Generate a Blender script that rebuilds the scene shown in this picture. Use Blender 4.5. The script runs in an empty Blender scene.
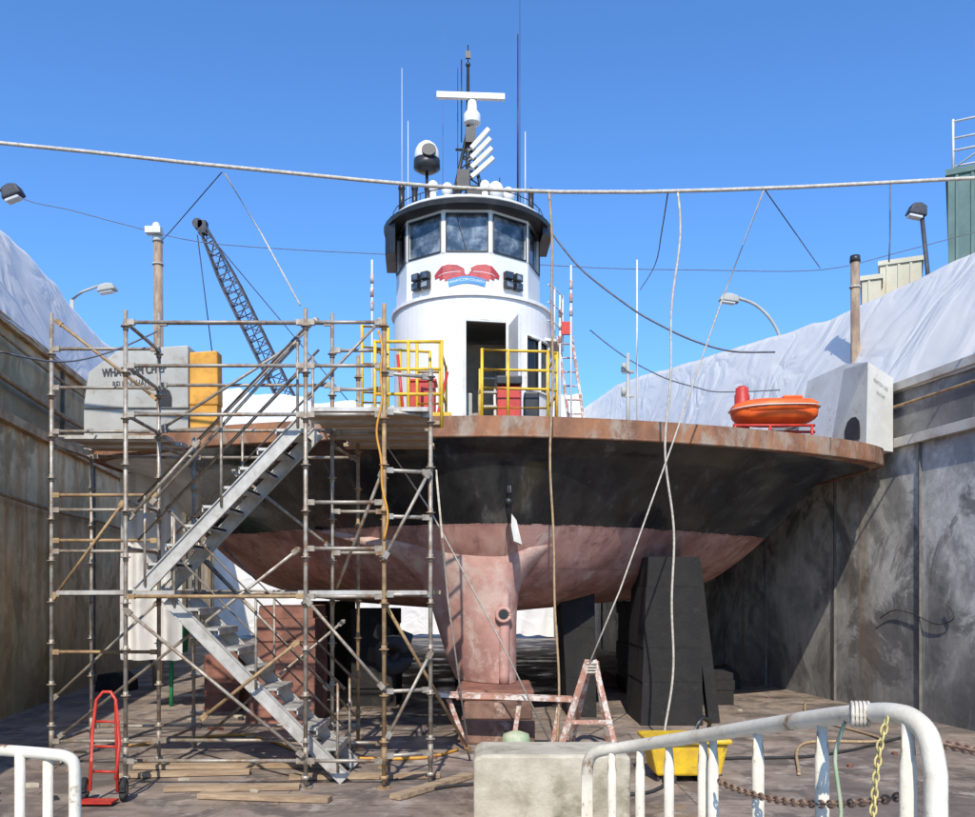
import bpy, bmesh, math, random
from mathutils import Vector, Matrix, noise
random.seed(7)
R=math.radians
EYE=2.15; F=900.0
def at(u,v,d):
    """image pixel column / row at an assumed distance -> metres"""
    return Vector(((u-487.5)*d/F, d, EYE+(590-v)*d/F))  # image pixel offsets from centre and horizon, scaled by the assumed depth
V=Vector
scene=bpy.context.scene
# ------------------------------------------------------------------ materials
def ramp(nt,fac,stops,interp='LINEAR'):
    n=nt.nodes.new('ShaderNodeValToRGB'); n.color_ramp.interpolation=interp
    els=n.color_ramp.elements
    while len(els)<len(stops): els.new(0.5)
    for e,(p,c) in zip(els,stops):
        e.position=p; e.color=(c[0],c[1],c[2],1) if not isinstance(c,(int,float)) else (c,c,c,1)
    nt.links.new(fac,n.inputs[0]); return n.outputs[0]
def nz(nt,vec,scale,detail=5,rough=.6,dist=0):
    n=nt.nodes.new('ShaderNodeTexNoise'); n.inputs['Scale'].default_value=scale
    n.inputs['Detail'].default_value=detail; n.inputs['Roughness'].default_value=rough
    n.inputs['Distortion'].default_value=dist
    nt.links.new(vec,n.inputs['Vector']); return n.outputs[0]
def mapping(nt,scale,coord='Object'):
    t=nt.nodes.new('ShaderNodeTexCoord'); m=nt.nodes.new('ShaderNodeMapping')
    m.inputs['Scale'].default_value=scale; nt.links.new(t.outputs[coord],m.inputs[0]); return m.outputs[0]
def mix(nt,fac,a,b,mode='MIX'):
    n=nt.nodes.new('ShaderNodeMix'); n.data_type='RGBA'; n.blend_type=mode
    for s,v in ((0,fac),(6,a),(7,b)):
        if isinstance(v,(int,float)): n.inputs[s].default_value=v
        elif isinstance(v,tuple): n.inputs[s].default_value=(v[0],v[1],v[2],1)
        else: nt.links.new(v,n.inputs[s])
    return n.outputs[2]
def mth(nt,op,a,b=0.,c=0.):
    n=nt.nodes.new('ShaderNodeMath'); n.operation=op
    for i,v in enumerate((a,b,c)):
        if isinstance(v,(int,float)): n.inputs[i].default_value=v
        else: nt.links.new(v,n.inputs[i])
    return n.outputs[0]
def newmat(name):
    m=bpy.data.materials.new(name); m.use_nodes=True; nt=m.node_tree
    b=nt.nodes['Principled BSDF']; return m,nt,b
def bump(nt,b,h,strength=.3,dist=.02):
    n=nt.nodes.new('ShaderNodeBump'); n.inputs['Strength'].default_value=strength; n.inputs['Distance'].default_value=dist
    nt.links.new(h,n.inputs['Height']); nt.links.new(n.outputs[0],b.inputs['Normal'])
def pbr(name,c1,c2=None,scale=(1,1,1),ns=3,lo=.4,hi=.62,rough=.6,metal=0,bmp=.2,c3=None,ns3=8,lo3=.58,hi3=.68,detail=6):
    m,nt,b=newmat(name); c2=c2 or tuple(x*.75 for x in c1)
    vec=mapping(nt,scale); n1=nz(nt,vec,ns,detail,.65)
    col=ramp(nt,n1,[(lo,c1),(hi,c2)])
    if c3:
        n3=nz(nt,vec,ns3,6,.7,.3); f=ramp(nt,n3,[(lo3,0.),(hi3,1.)]); col=mix(nt,f,col,c3)
    nt.links.new(col,b.inputs['Base Color'])
    rr=ramp(nt,n1,[(.3,max(rough-.1,0.03)),(.7,min(rough+.12,1.))]); nt.links.new(rr,b.inputs['Roughness'])
    b.inputs['Metallic'].default_value=metal
    if bmp: bump(nt,b,nz(nt,vec,ns*5,6,.7),bmp,.02)
    return m
def wallmat(name,base,dark,pale,rust,seed,low=.85,rlo=.5,green=None):
    m,nt,b=newmat(name)
    t=nt.nodes.new('ShaderNodeTexCoord')
    def mp(s,o=0):
        n=nt.nodes.new('ShaderNodeMapping'); n.inputs['Scale'].default_value=s; n.inputs['Location'].default_value=(seed+o,seed*2+o,0)
        nt.links.new(t.outputs['Object'],n.inputs[0]); return n.outputs[0]
    big=nz(nt,mp((1,1,.8),4),.38,7,.6,.5)
    st=nz(nt,mp((1,1,.75)),.7,8,.62,.7)
    drip=nz(nt,mp((2.2,2.2,.22),50),1,5,.6,.3)
    fi=nz(nt,mp((1,1,1),9),2.6,9,.72,.3)
    col=ramp(nt,st,[(.36,dark),(.47,base),(.60,pale)])
    col=mix(nt,ramp(nt,big,[(.46,0.),(.6,.8)]),col,base)
    if green: col=mix(nt,ramp(nt,nz(nt,mp((1,1,.6),15),.7,8,.65,.6),[(.5,0.),(.62,.7)]),col,green)
    col=mix(nt,ramp(nt,nz(nt,mp((1,1,.9),33),.75,9,.72,.6),[(.48,0.),(.55,.85)]),col,pale)
    col=mix(nt,ramp(nt,nz(nt,mp((1,1,.9),71),.6,9,.7,.9),[(.52,0.),(.58,.85)]),col,dark)
    col=mix(nt,ramp(nt,drip,[(rlo,0.),(rlo+.12,.6)]),col,rust)
    col=mix(nt,ramp(nt,nz(nt,mp((3.2,3.2,.2),90),1,5,.6,.3),[(.62,0.),(.7,.5)]),col,pale)
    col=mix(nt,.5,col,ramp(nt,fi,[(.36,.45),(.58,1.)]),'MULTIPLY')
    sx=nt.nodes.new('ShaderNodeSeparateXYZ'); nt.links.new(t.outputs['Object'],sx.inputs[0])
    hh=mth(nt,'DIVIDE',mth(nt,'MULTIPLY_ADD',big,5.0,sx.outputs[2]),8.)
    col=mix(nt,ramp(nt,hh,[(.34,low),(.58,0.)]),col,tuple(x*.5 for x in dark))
    nt.links.new(col,b.inputs['Base Color']); b.inputs['Roughness'].default_value=.7
    bump(nt,b,fi,.4,.03); return m
M={}
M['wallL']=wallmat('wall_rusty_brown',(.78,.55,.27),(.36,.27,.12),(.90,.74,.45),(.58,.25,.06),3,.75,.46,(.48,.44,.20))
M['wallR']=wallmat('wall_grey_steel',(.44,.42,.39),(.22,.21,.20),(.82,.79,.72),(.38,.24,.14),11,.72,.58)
M['coping']=pbr('coping_concrete',(.60,.56,.49),(.40,.34,.27),ns=1.5,c3=(.32,.18,.09),ns3=3,rough=.8)
M['ledge']=pbr('ledge_rusty',(.64,.44,.23),(.36,.20,.10),ns=2,c3=(.70,.60,.44),ns3=2.5,rough=.8)
M['rib']=pbr('dark_seam',(.18,.16,.14),(.10,.09,.08),ns=3,rough=.8)
M['rust']=pbr('rusty_rim',(.35,.16,.08),(.19,.095,.06),scale=(1,1,.5),ns=2.6,rough=.9,bmp=.6,c3=(.34,.27,.21),ns3=1.9,lo3=.50,hi3=.62)
M['deckp']=pbr('deck_plate',(.22,.12,.08),(.14,.08,.06),ns=3,rough=.85)
M['white']=pbr('white_paint',(.82,.81,.79),(.75,.74,.71),ns=1.2,rough=.4,bmp=.03,c3=(.6,.52,.44),ns3=4,lo3=.66,hi3=.8)
M['offw']=pbr('off_white_paint',(.70,.69,.65),(.58,.57,.52),ns=1.5,rough=.6,bmp=.1,c3=(.42,.32,.22),ns3=5,lo3=.60,hi3=.72)
M['greyp']=pbr('grey_paint',(.44,.44,.41),(.34,.34,.31),ns=1.2,rough=.6,bmp=.1,c3=(.3,.22,.15),ns3=5,lo3=.58,hi3=.72)
M['black']=pbr('black_paint',(.018,.018,.02),(.035,.035,.035),ns=3,rough=.4,bmp=.05)
M['rubber']=pbr('black_rubber',(.02,.02,.02),(.04,.04,.04),rough=.8)
M['galv']=pbr('galvanised_steel',(.44,.40,.34),(.27,.23,.18),ns=9,rough=.5,metal=.35,bmp=.1,c3=(.24,.14,.08),ns3=6,lo3=.50,hi3=.64)
M['alu']=pbr('aluminium',(.58,.56,.52),(.40,.38,.34),ns=5,rough=.5,metal=.25,bmp=.1,c3=(.34,.26,.2),ns3=4,lo3=.56,hi3=.7)
M['brown']=pbr('rusty_tube',(.44,.30,.15),(.26,.16,.09),ns=8,rough=.7,metal=.2)
M['wood']=pbr('weathered_timber',(.38,.28,.19),(.20,.14,.10),scale=(1,1,.3),ns=7,rough=.85,bmp=.4)
M['plank']=pbr('scaffold_plank',(.46,.34,.22),(.28,.19,.12),scale=(.4,3,3),ns=5,rough=.85,bmp=.4)
M['redwood']=pbr('faded_red_timber',(.50,.26,.19),(.36,.18,.13),ns=5,rough=.8,c3=(.68,.62,.55),ns3=6,lo3=.48,hi3=.58)
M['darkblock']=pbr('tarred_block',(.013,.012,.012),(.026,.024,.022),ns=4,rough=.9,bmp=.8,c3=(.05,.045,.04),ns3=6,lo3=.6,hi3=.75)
M['redblock']=pbr('red_block',(.30,.13,.09),(.17,.08,.06),ns=3,rough=.85,bmp=.5)
M['brownblock']=pbr('brown_timber_block',(.26,.15,.11),(.14,.08,.06),ns=3,rough=.9,bmp=.6,c3=(.42,.30,.25),ns3=4)
M['conc']=pbr('concrete_block',(.56,.51,.40),(.42,.37,.28),ns=3,rough=.85,bmp=.6,c3=(.20,.18,.11),ns3=2.0,lo3=.50,hi3=.68)
M['yellow']=pbr('yellow_paint',(.80,.54,.03),(.62,.38,.03),ns=6,rough=.5,c3=(.3,.17,.06),ns3=9,lo3=.62,hi3=.72)
M['mustard']=pbr('mustard_cover',(.72,.36,.05),(.5,.24,.04),ns=3,rough=.7)
M['red']=pbr('red_paint',(.60,.05,.03),(.42,.03,.02),ns=5,rough=.45)
M['crimson']=pbr('emblem_red',(.50,.06,.06),(.36,.05,.06),ns=8,rough=.5,bmp=0)
M['orange']=pbr('orange_rubber',(.90,.15,.02),(.75,.10,.015),ns=4,rough=.5,bmp=.05)
M['blue']=pbr('blue_paint',(.04,.26,.62),(.03,.2,.5),ns=5,rough=.45)
M['green']=pbr('green_cloth',(.03,.30,.12),(.02,.2,.08),rough=.8)
M['mossy']=pbr('algae_green',(.30,.42,.25),(.5,.5,.38),ns=8,rough=.8)
M['rope']=pbr('pale_rope',(.60,.55,.47),(.42,.37,.30),ns=20,rough=.9)
M['roped']=pbr('tan_rope',(.48,.34,.20),(.34,.23,.12),ns=20,rough=.9)
M['wire']=pbr('grey_wire',(.14,.15,.18),(.1,.1,.12),ns=10,rough=.6)
M['railw']=pbr('railing_white_paint',(.78,.73,.62),(.62,.56,.45),ns=5,rough=.42,bmp=.2,c3=(.26,.15,.08),ns3=10,lo3=.58,hi3=.65)
M['beige']=pbr('beige_cladding',(.62,.58,.45),(.54,.5,.38),ns=.5,rough=.8)
M['greenb']=pbr('green_cladding',(.12,.20,.18),(.09,.15,.14),ns=.5,rough=.7)
M['cranem']=pbr('crane_dark_steel',(.05,.055,.07),(.03,.03,.04),rough=.6)
M['text']=pbr('black_lettering',(.03,.03,.04),(.05,.05,.06),rough=.6,bmp=0)
M['textf']=pbr('faded_lettering',(.22,.22,.22),(.34,.34,.33),ns=12,rough=.6,bmp=0)
M['inside']=pbr('cabin_interior',(.42,.38,.32),(.3,.27,.22),rough=.8)
M['rchain']=pbr('rusty_chain_steel',(.34,.22,.15),(.22,.13,.09),ns=12,rough=.75,metal=.3)
M['paleY']=pbr('faded_yellow_rope',(.66,.55,.22),(.5,.42,.2),ns=12,rough=.8)
M['plat']=pbr('walkway_concrete',(.36,.34,.31),(.26,.24,.22),rough=.9)
def tarpmat():
    m,nt,b=newmat('white_sheeting'); t=nt.nodes.new('ShaderNodeTexCoord'); o=t.outputs['Object']
    mp=nt.nodes.new('ShaderNodeMapping'); mp.inputs['Scale'].default_value=(.6,.55,.6); mp.inputs['Rotation'].default_value=(R(25),0,0); nt.links.new(o,mp.inputs[0])
    n1=nz(nt,o,.35,4,.55,.6); n2=nz(nt,mp.outputs[0],.9,3,.45,1.2)
    col=ramp(nt,n1,[(.35,(.96,.93,.88)),(.6,(.92,.89,.85)),(.75,(.82,.80,.77))])
    nt.links.new(col,b.inputs['Base Color']); b.inputs['Roughness'].default_value=.3
    bump(nt,b,mth(nt,'ABSOLUTE',mth(nt,'SUBTRACT',n2,.5)),.45,.5)
    tr=nt.nodes.new('ShaderNodeBsdfTranslucent'); tr.inputs[0].default_value=(.95,.92,.86,1); ms=nt.nodes.new('ShaderNodeMixShader'); ms.inputs[0].default_value=.3
    out=[n for n in nt.nodes if n.type=='OUTPUT_MATERIAL'][0]
    nt.links.new(b.outputs[0],ms.inputs[1]); nt.links.new(tr.outputs[0],ms.inputs[2]); nt.links.new(ms.outputs[0],out.inputs[0])
    return m
M['tarp']=tarpmat()
def glassmat():
    m,nt,b=newmat('window_glass')
    b.inputs['Roughness'].default_value=.05; b.inputs['Specular IOR Level'].default_value=.9
    v=mapping(nt,(1,1,1)); nt.links.new(ramp(nt,nz(nt,v,2.8,3),[(.4,(.03,.045,.06)),(.5,(.10,.13,.16)),(.62,(.28,.32,.35))]),b.inputs['Base Color'])  # sky reflection painted into the base colour as bluish blotches
    return m
M['glass']=glassmat()
def lensmat():
    m,nt,b=newmat('lamp_lens'); b.inputs['Base Color'].default_value=(.7,.7,.68,1); b.inputs['Roughness'].default_value=.15; return m
M['lens']=lensmat()
def hullmat():
    m,nt,b=newmat('hull_black_over_antifouling')
    t=nt.nodes.new('ShaderNodeTexCoord'); o=t.outputs['Object']
    sx=nt.nodes.new('ShaderNodeSeparateXYZ'); nt.links.new(o,sx.inputs[0])
    wob=nz(nt,o,3,5,.7)
    gt=mth(nt,'GREATER_THAN',mth(nt,'MULTIPLY_ADD',wob,.10,sx.outputs[2]),3.17)
    mp=nt.nodes.new('ShaderNodeMapping'); mp.inputs['Scale'].default_value=(1,1,.6); nt.links.new(o,mp.inputs[0])
    mq=nt.nodes.new('ShaderNodeMapping'); mq.inputs['Scale'].default_value=(2,2,.25); nt.links.new(o,mq.inputs[0])
    pk=ramp(nt,nz(nt,mp.outputs[0],1.3,8,.65,.5),[(.38,(.56,.32,.27)),(.50,(.45,.23,.19)),(.62,(.29,.145,.115))])
    pk=mix(nt,ramp(nt,nz(nt,mq.outputs[0],2,7,.7),[(.5,0.),(.66,.7)]),pk,(.58,.41,.35))
    pk=mix(nt,ramp(nt,nz(nt,mp.outputs[0],3,8,.75,.5),[(.54,0.),(.62,.7)]),pk,(.23,.12,.10))
    pk=mix(nt,ramp(nt,nz(nt,o,2.2,8,.75,.8),[(.6,0.),(.66,.7)]),pk,(.60,.47,.42))
    seam=nt.nodes.new('ShaderNodeTexBrick'); mr=nt.nodes.new('ShaderNodeMapping'); mr.inputs['Rotation'].default_value=(R(90),0,0); nt.links.new(o,mr.inputs[0]); nt.links.new(mr.outputs[0],seam.inputs[0])
    seam.inputs['Scale'].default_value=1; seam.inputs['Brick Width'].default_value=2.4; seam.inputs['Row Height'].default_value=.62; seam.inputs['Mortar Size'].default_value=.008
    seam.inputs['Color1'].default_value=(1,1,1,1); seam.inputs['Color2'].default_value=(.9,.9,.9,1); seam.inputs['Mortar'].default_value=(.55,.5,.5,1)
    pk=mix(nt,.6,pk,seam.outputs[0],'MULTIPLY')
    bk=ramp(nt,nz(nt,mq.outputs[0],1.2,8,.65,.3),[(.42,(.014,.014,.015)),(.58,(.032,.032,.032)),(.70,(.11,.105,.10))])
    bk=mix(nt,ramp(nt,nz(nt,mp.outputs[0],6,8,.75),[(.64,0.),(.72,.7)]),bk,(.2,.14,.10))
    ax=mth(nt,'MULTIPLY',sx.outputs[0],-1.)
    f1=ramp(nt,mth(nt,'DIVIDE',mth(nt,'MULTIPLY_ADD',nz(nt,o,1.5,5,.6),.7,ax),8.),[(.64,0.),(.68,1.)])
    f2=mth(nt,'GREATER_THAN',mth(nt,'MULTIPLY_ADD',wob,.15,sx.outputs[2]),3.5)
    bounceu=ramp(nt,nz(nt,mp.outputs[0],2,7,.65),[(.4,(.80,.76,.68)),(.6,(.62,.57,.50)),(.7,(.42,.31,.22))])  # bounced sunlight under the left overhang, put into the hull colour as pale tones
    bk=mix(nt,mth(nt,'MULTIPLY',f1,f2),bk,bounceu)
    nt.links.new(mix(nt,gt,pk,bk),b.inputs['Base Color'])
    rr=nt.nodes.new('ShaderNodeMapRange'); nt.links.new(gt,rr.inputs[0]); rr.inputs[3].default_value=.7; rr.inputs[4].default_value=.18
    nt.links.new(rr.outputs[0],b.inputs['Roughness']); bump(nt,b,nz(nt,mp.outputs[0],1.3,3,.5),.35,.08)
    return m
M['hull']=hullmat()
M['pink']=pbr('antifouling_pink',(.56,.32,.27),(.38,.20,.165),ns=1.6,rough=.75,bmp=.3,c3=(.60,.44,.38),ns3=2.6,lo3=.48,hi3=.62)
def groundmat():
    m,nt,b=newmat('dock_floor')
    t=nt.nodes.new('ShaderNodeTexCoord'); o=t.outputs['Object']
    base=ramp(nt,nz(nt,o,.5,8,.65,.6),[(.35,(.39,.30,.24)),(.5,(.31,.24,.19)),(.65,(.21,.165,.14))])
    base=mix(nt,ramp(nt,nz(nt,o,1.3,8,.7,.8),[(.48,0.),(.58,.8)]),base,(.11,.09,.078))
    base=mix(nt,ramp(nt,nz(nt,o,2.7,8,.7),[(.54,0.),(.62,.7)]),base,(.47,.41,.35))
    base=mix(nt,ramp(nt,nz(nt,o,22,6,.7),[(.58,0.),(.68,.6)]),base,(.11,.085,.07))
    base=mix(nt,ramp(nt,nz(nt,o,.35,5,.6),[(.52,0.),(.6,.7)]),base,(.14,.115,.10))
    br=nt.nodes.new('ShaderNodeTexBrick'); nt.links.new(o,br.inputs['Vector']); br.inputs['Scale'].default_value=1
    br.inputs['Brick Width'].default_value=4.2; br.inputs['Row Height'].default_value=1.5; br.inputs['Mortar Size'].default_value=.012
    br.inputs['Color1'].default_value=(1,1,1,1); br.inputs['Color2'].default_value=(.84,.84,.84,1); br.inputs['Mortar'].default_value=(.35,.32,.3,1)
    base=mix(nt,.7,base,br.outputs[0],'MULTIPLY')
    nt.links.new(base,b.inputs['Base Color'])
    nt.links.new(ramp(nt,nz(nt,o,.9,4),[(.38,.35),(.52,.9)]),b.inputs['Roughness'])
    bump(nt,b,nz(nt,o,9,8,.7),.5,.02); return m
M['ground']=groundmat()
# ------------------------------------------------------------------ mesh builder
class MB:
    def __init__(s): s.v=[]; s.f=[]; s.m=[]; s.s=[]
    def add(s,vs,fs,mi=0,sm=False):
        o=len(s.v); s.v+= [V(x) for x in vs]
        for f in fs: s.f.append([i+o for i in f]); s.m.append(mi); s.s.append(sm)
        return s
    def box(s,c,d,rot=None,mi=0):
        c=V(c); vs=[]
        for x in(-1,1):
            for y in(-1,1):
                for z in(-1,1):
                    p=V((x*d[0]/2,y*d[1]/2,z*d[2]/2)); p=(rot@p if rot else p)+c; vs.append(p)
        return s.add(vs,[(0,1,3,2),(4,6,7,5),(0,4,5,1),(2,3,7,6),(0,2,6,4),(1,5,7,3)],mi)
    def bx(s,a,b,mi=0):
        a=V(a);b=V(b); return s.box((a+b)/2,[abs(q) for q in (b-a)],None,mi)
    def frame(s,d):
        d=d.normalized(); up=V((0,0,1)) if abs(d.z)<.95 else V((0,1,0))
        x=d.cross(up).normalized(); y=x.cross(d).normalized(); return x,y
    def cyl(s,p,q,r,r2=None,seg=8,mi=0,sm=True):
        p=V(p);q=V(q); r2=r if r2 is None else r2; x,y=s.frame(q-p); vs=[]
        for c,rr in((p,r),(q,r2)):
            for i in range(seg):
                a=2*math.pi*i/seg; vs.append(c+x*math.cos(a)*rr+y*math.sin(a)*rr)
        s.add(vs,[(i,(i+1)%seg,seg+(i+1)%seg,seg+i) for i in range(seg)],mi,sm)
        n=len(s.v)-2*seg
        s.f.append([n+i for i in range(seg)][::-1]); s.m.append(mi); s.s.append(False)
        s.f.append([n+seg+i for i in range(seg)]); s.m.append(mi); s.s.append(False)
        return s
    def tube(s,pts,r,seg=8,mi=0,closed=False,radii=None):
        pts=[V(p) for p in pts]; n=len(pts); vs=[]; px=None
        for i,p in enumerate(pts):
            if closed: d=pts[(i+1)%n]-pts[i-1]
            else: d=pts[min(i+1,n-1)]-pts[max(i-1,0)]
            d.normalize()
            if px is None: x,y=s.frame(d)
            else:
                x=(px-d*px.dot(d)).normalized(); y=d.cross(x)
            px=x; rr=radii[i] if radii else r
            for k in range(seg):
                a=2*math.pi*k/seg; vs.append(p+x*math.cos(a)*rr+y*math.sin(a)*rr)
        fs=[]
        for i in range(n if closed else n-1):
            j=(i+1)%n
            for k in range(seg): fs.append((i*seg+k,i*seg+(k+1)%seg,j*seg+(k+1)%seg,j*seg+k))
        if not closed: fs+= [tuple(range(seg))[::-1],tuple((n-1)*seg+k for k in range(seg))]
        return s.add(vs,fs,mi,True)
    def beam(s,p,q,w,h,mi=0):
        p=V(p);q=V(q); x,y=s.frame(q-p); vs=[]
        for c in(p,q):
            for a,b in((-1,-1),(1,-1),(1,1),(-1,1)): vs.append(c+x*a*w/2+y*b*h/2)
        return s.add(vs,[(3,2,1,0),(4,5,6,7),(0,1,5,4),(1,2,6,5),(2,3,7,6),(3,0,4,7)],mi)
    def prism(s,poly,ext,mi=0):
        poly=[V(p) for p in poly]; e=V(ext); n=len(poly)
        return s.add(poly+[p+e for p in poly],[tuple(range(n))[::-1],tuple(range(n,2*n))]+[(i,(i+1)%n,n+(i+1)%n,n+i) for i in range(n)],mi)
    def lathe(s,prof,c=(0,0,0),seg=24,mi=0,sm=True,a0=0):
        c=V(c); vs=[]
        for r,z in prof:
            for i in range(seg):
                a=a0+2*math.pi*i/seg; vs.append(c+V((r*math.cos(a),r*math.sin(a),z)))
        fs=[]
        for k in range(len(prof)-1):
            for i in range(seg): fs.append((k*seg+i,k*seg+(i+1)%seg,(k+1)*seg+(i+1)%seg,(k+1)*seg+i))
        fs+= [tuple(range(seg))[::-1],tuple((len(prof)-1)*seg+i for i in range(seg))]
        return s.add(vs,fs,mi,sm)
    def ball(s,c,r,mi=0,seg=16,rings=8,p=1.0):
        r=V(r) if not isinstance(r,(int,float)) else V((r,r,r)); c=V(c); vs=[];fs=[]
        sg=lambda v:math.copysign(abs(v)**p,v)
        for j in range(rings+1):
            t=math.pi*(j+.02)/(rings+.04)
            for i in range(seg):
                a=2*math.pi*i/seg; vs.append(c+V((r.x*sg(math.sin(t))*sg(math.cos(a)),r.y*sg(math.sin(t))*sg(math.sin(a)),r.z*sg(math.cos(t)))))
        for j in range(rings):
            for i in range(seg): fs.append((j*seg+i,(j+1)*seg+i,(j+1)*seg+(i+1)%seg,j*seg+(i+1)%seg))
        return s.add(vs,fs,mi,True)
    def torus(s,c,Rr,r,ax=(0,0,1),seg=20,mi=0,sc=1):
        ax=V(ax).normalized(); x,y=s.frame(ax); c=V(c)
        return s.tube([c+x*math.cos(2*math.pi*i/seg)*Rr*sc+y*math.sin(2*math.pi*i/seg)*Rr for i in range(seg)],r,8,mi,True)
def put(name,b,mats,parent=None,label=None,category=None,group=None,kind=None,world=True,keep=False,bevel=0,subsurf=0):
    mats=mats if isinstance(mats,(list,tuple)) else [mats]
    vs=b.v
    if parent is not None and world:
        inv=parent.matrix_basis.inverted()
        if parent.parent is not None: inv=(parent.parent.matrix_basis@parent.matrix_basis).inverted()
        vs=[inv@v for v in vs]
    if keep: o0=V((0,0,0))
    else:
        xs=[v.x for v in vs];ys=[v.y for v in vs];zs=[v.z for v in vs]
        o0=V(((min(xs)+max(xs))/2,(min(ys)+max(ys))/2,min(zs)))
    me=bpy.data.meshes.new(name); me.from_pydata([v-o0 for v in vs],[],b.f)
    for m in mats: me.materials.append(M[m])
    me.polygons.foreach_set('material_index',b.m); me.polygons.foreach_set('use_smooth',b.s); me.update()
    bm=bmesh.new(); bm.from_mesh(me); bmesh.ops.recalc_face_normals(bm,faces=bm.faces); bm.to_mesh(me); bm.free()
    o=bpy.data.objects.new(name,me); o.location=o0; scene.collection.objects.link(o)
    if parent is not None: o.parent=parent
    for k,v in(('label',label),('category',category),('group',group),('kind',kind)):
        if v: o[k]=v
    if bevel:
        m=o.modifiers.new('bevel','BEVEL'); m.width=bevel; m.segments=2; m.limit_method='ANGLE'
    return o
def thing(name,loc,label,category,group=None,rz=0):
    e=bpy.data.objects.new(name,None); e.matrix_basis=Matrix.Translation(V(loc))@Matrix.Rotation(rz,4,'Z')
    e.empty_display_size=.3; scene.collection.objects.link(e); e['label']=label; e['category']=category
    if group: e['group']=group
    return e
def text_geo(s,size):
    c=bpy.data.curves.new('lettering','FONT'); c.body=s; c.size=size; c.align_x='CENTER'; c.align_y='CENTER'; c.resolution_u=3
    o=bpy.data.objects.new('lettering',c); scene.collection.objects.link(o)
    me=bpy.data.meshes.new_from_object(o.evaluated_get(bpy.context.evaluated_depsgraph_get()))
    r=([v.co.copy() for v in me.vertices],[tuple(p.vertices) for p in me.polygons])
    bpy.data.objects.remove(o); bpy.data.curves.remove(c); bpy.data.meshes.remove(me); return r
def text_on(b,s,size,org,xd,yd,mi=0,sx=1.0):
    vs,fs=text_geo(s,size); org=V(org); xd=V(xd); yd=V(yd)
    b.add([org+xd*v.x*sx+yd*v.y for v in vs],fs,mi)
def sag(p,q,d,n=24):
    p=V(p);q=V(q); return [p.lerp(q,i/n)-V((0,0,d*4*(i/n)*(1-i/n))) for i in range(n+1)]
def lerp(a,b,t): return a+(b-a)*t
def cat(a,b,c,d,t): return .5*((2*b)+(-a+c)*t+(2*a-5*b+4*c-d)*t*t+(-a+3*b-3*c+d)*t**3)
def pw(t,pts):
    for (a,x),(b,y) in zip(pts,pts[1:]):
        if t<=b: return lerp(x,y,(t-a)/(b-a))
    return pts[-1][1]
def smooth(pts,k=6):
    P=[V(p) for p in pts]; out=[]
    for i in range(len(P)-1):
        q=[P[max(i-1,0)],P[i],P[i+1],P[min(i+2,len(P)-1)]]
        for j in range(k): out.append(V(tuple(cat(q[0][a],q[1][a],q[2][a],q[3][a],j/k) for a in range(3))))
    return out+[P[-1]]
# ------------------------------------------------------------------ world, sun, camera
w=bpy.data.worlds.new('World'); scene.world=w; w.use_nodes=True; nt=w.node_tree
sky=nt.nodes.new('ShaderNodeTexSky'); sky.sky_type='NISHITA'; sky.sun_disc=False
el=R(42); az=R(-3)
sd=V((math.sin(az)*math.cos(el),-math.cos(az)*math.cos(el),math.sin(el)))
sky.sun_elevation=el; sky.sun_rotation=math.atan2(sd.x,sd.y); sky.air_density=1.0; sky.dust_density=.4; sky.ozone_density=3.0; sky.altitude=0
nt.links.new(mix(nt,1.0,sky.outputs[0],(.84,1.33,1.86),'MULTIPLY'),nt.nodes['Background'].inputs[0]); nt.nodes['Background'].inputs[1].default_value=.125
L=bpy.data.lights.new('sun','SUN'); L.energy=4.8; L.angle=R(.5); L.color=(1,.93,.81)
lo=bpy.data.objects.new('sun',L); lo.rotation_mode='QUATERNION'; lo.rotation_quaternion=sd.to_track_quat('Z','Y'); lo.location=(5,-5,20); scene.collection.objects.link(lo)
cam=bpy.data.cameras.new('camera'); cam.sensor_width=36; cam.lens=36*900/975; cam.shift_y=181.5/975; cam.clip_end=5000; cam.clip_start=.05
co=bpy.data.objects.new('camera',cam); co.location=(0,0,EYE); co.rotation_euler=(R(90),0,0); scene.collection.objects.link(co); scene.camera=co
scene.view_settings.view_transform='Standard'; scene.view_settings.look='None'; scene.view_settings.exposure=0
# ------------------------------------------------------------------ ground
b=MB(); b.add([(-1500,-1500,0),(1500,-1500,0),(1500,1500,0),(-1500,1500,0)],[(0,1,2,3)])
put('ground',b,'ground',kind='structure',keep=True)
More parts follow.
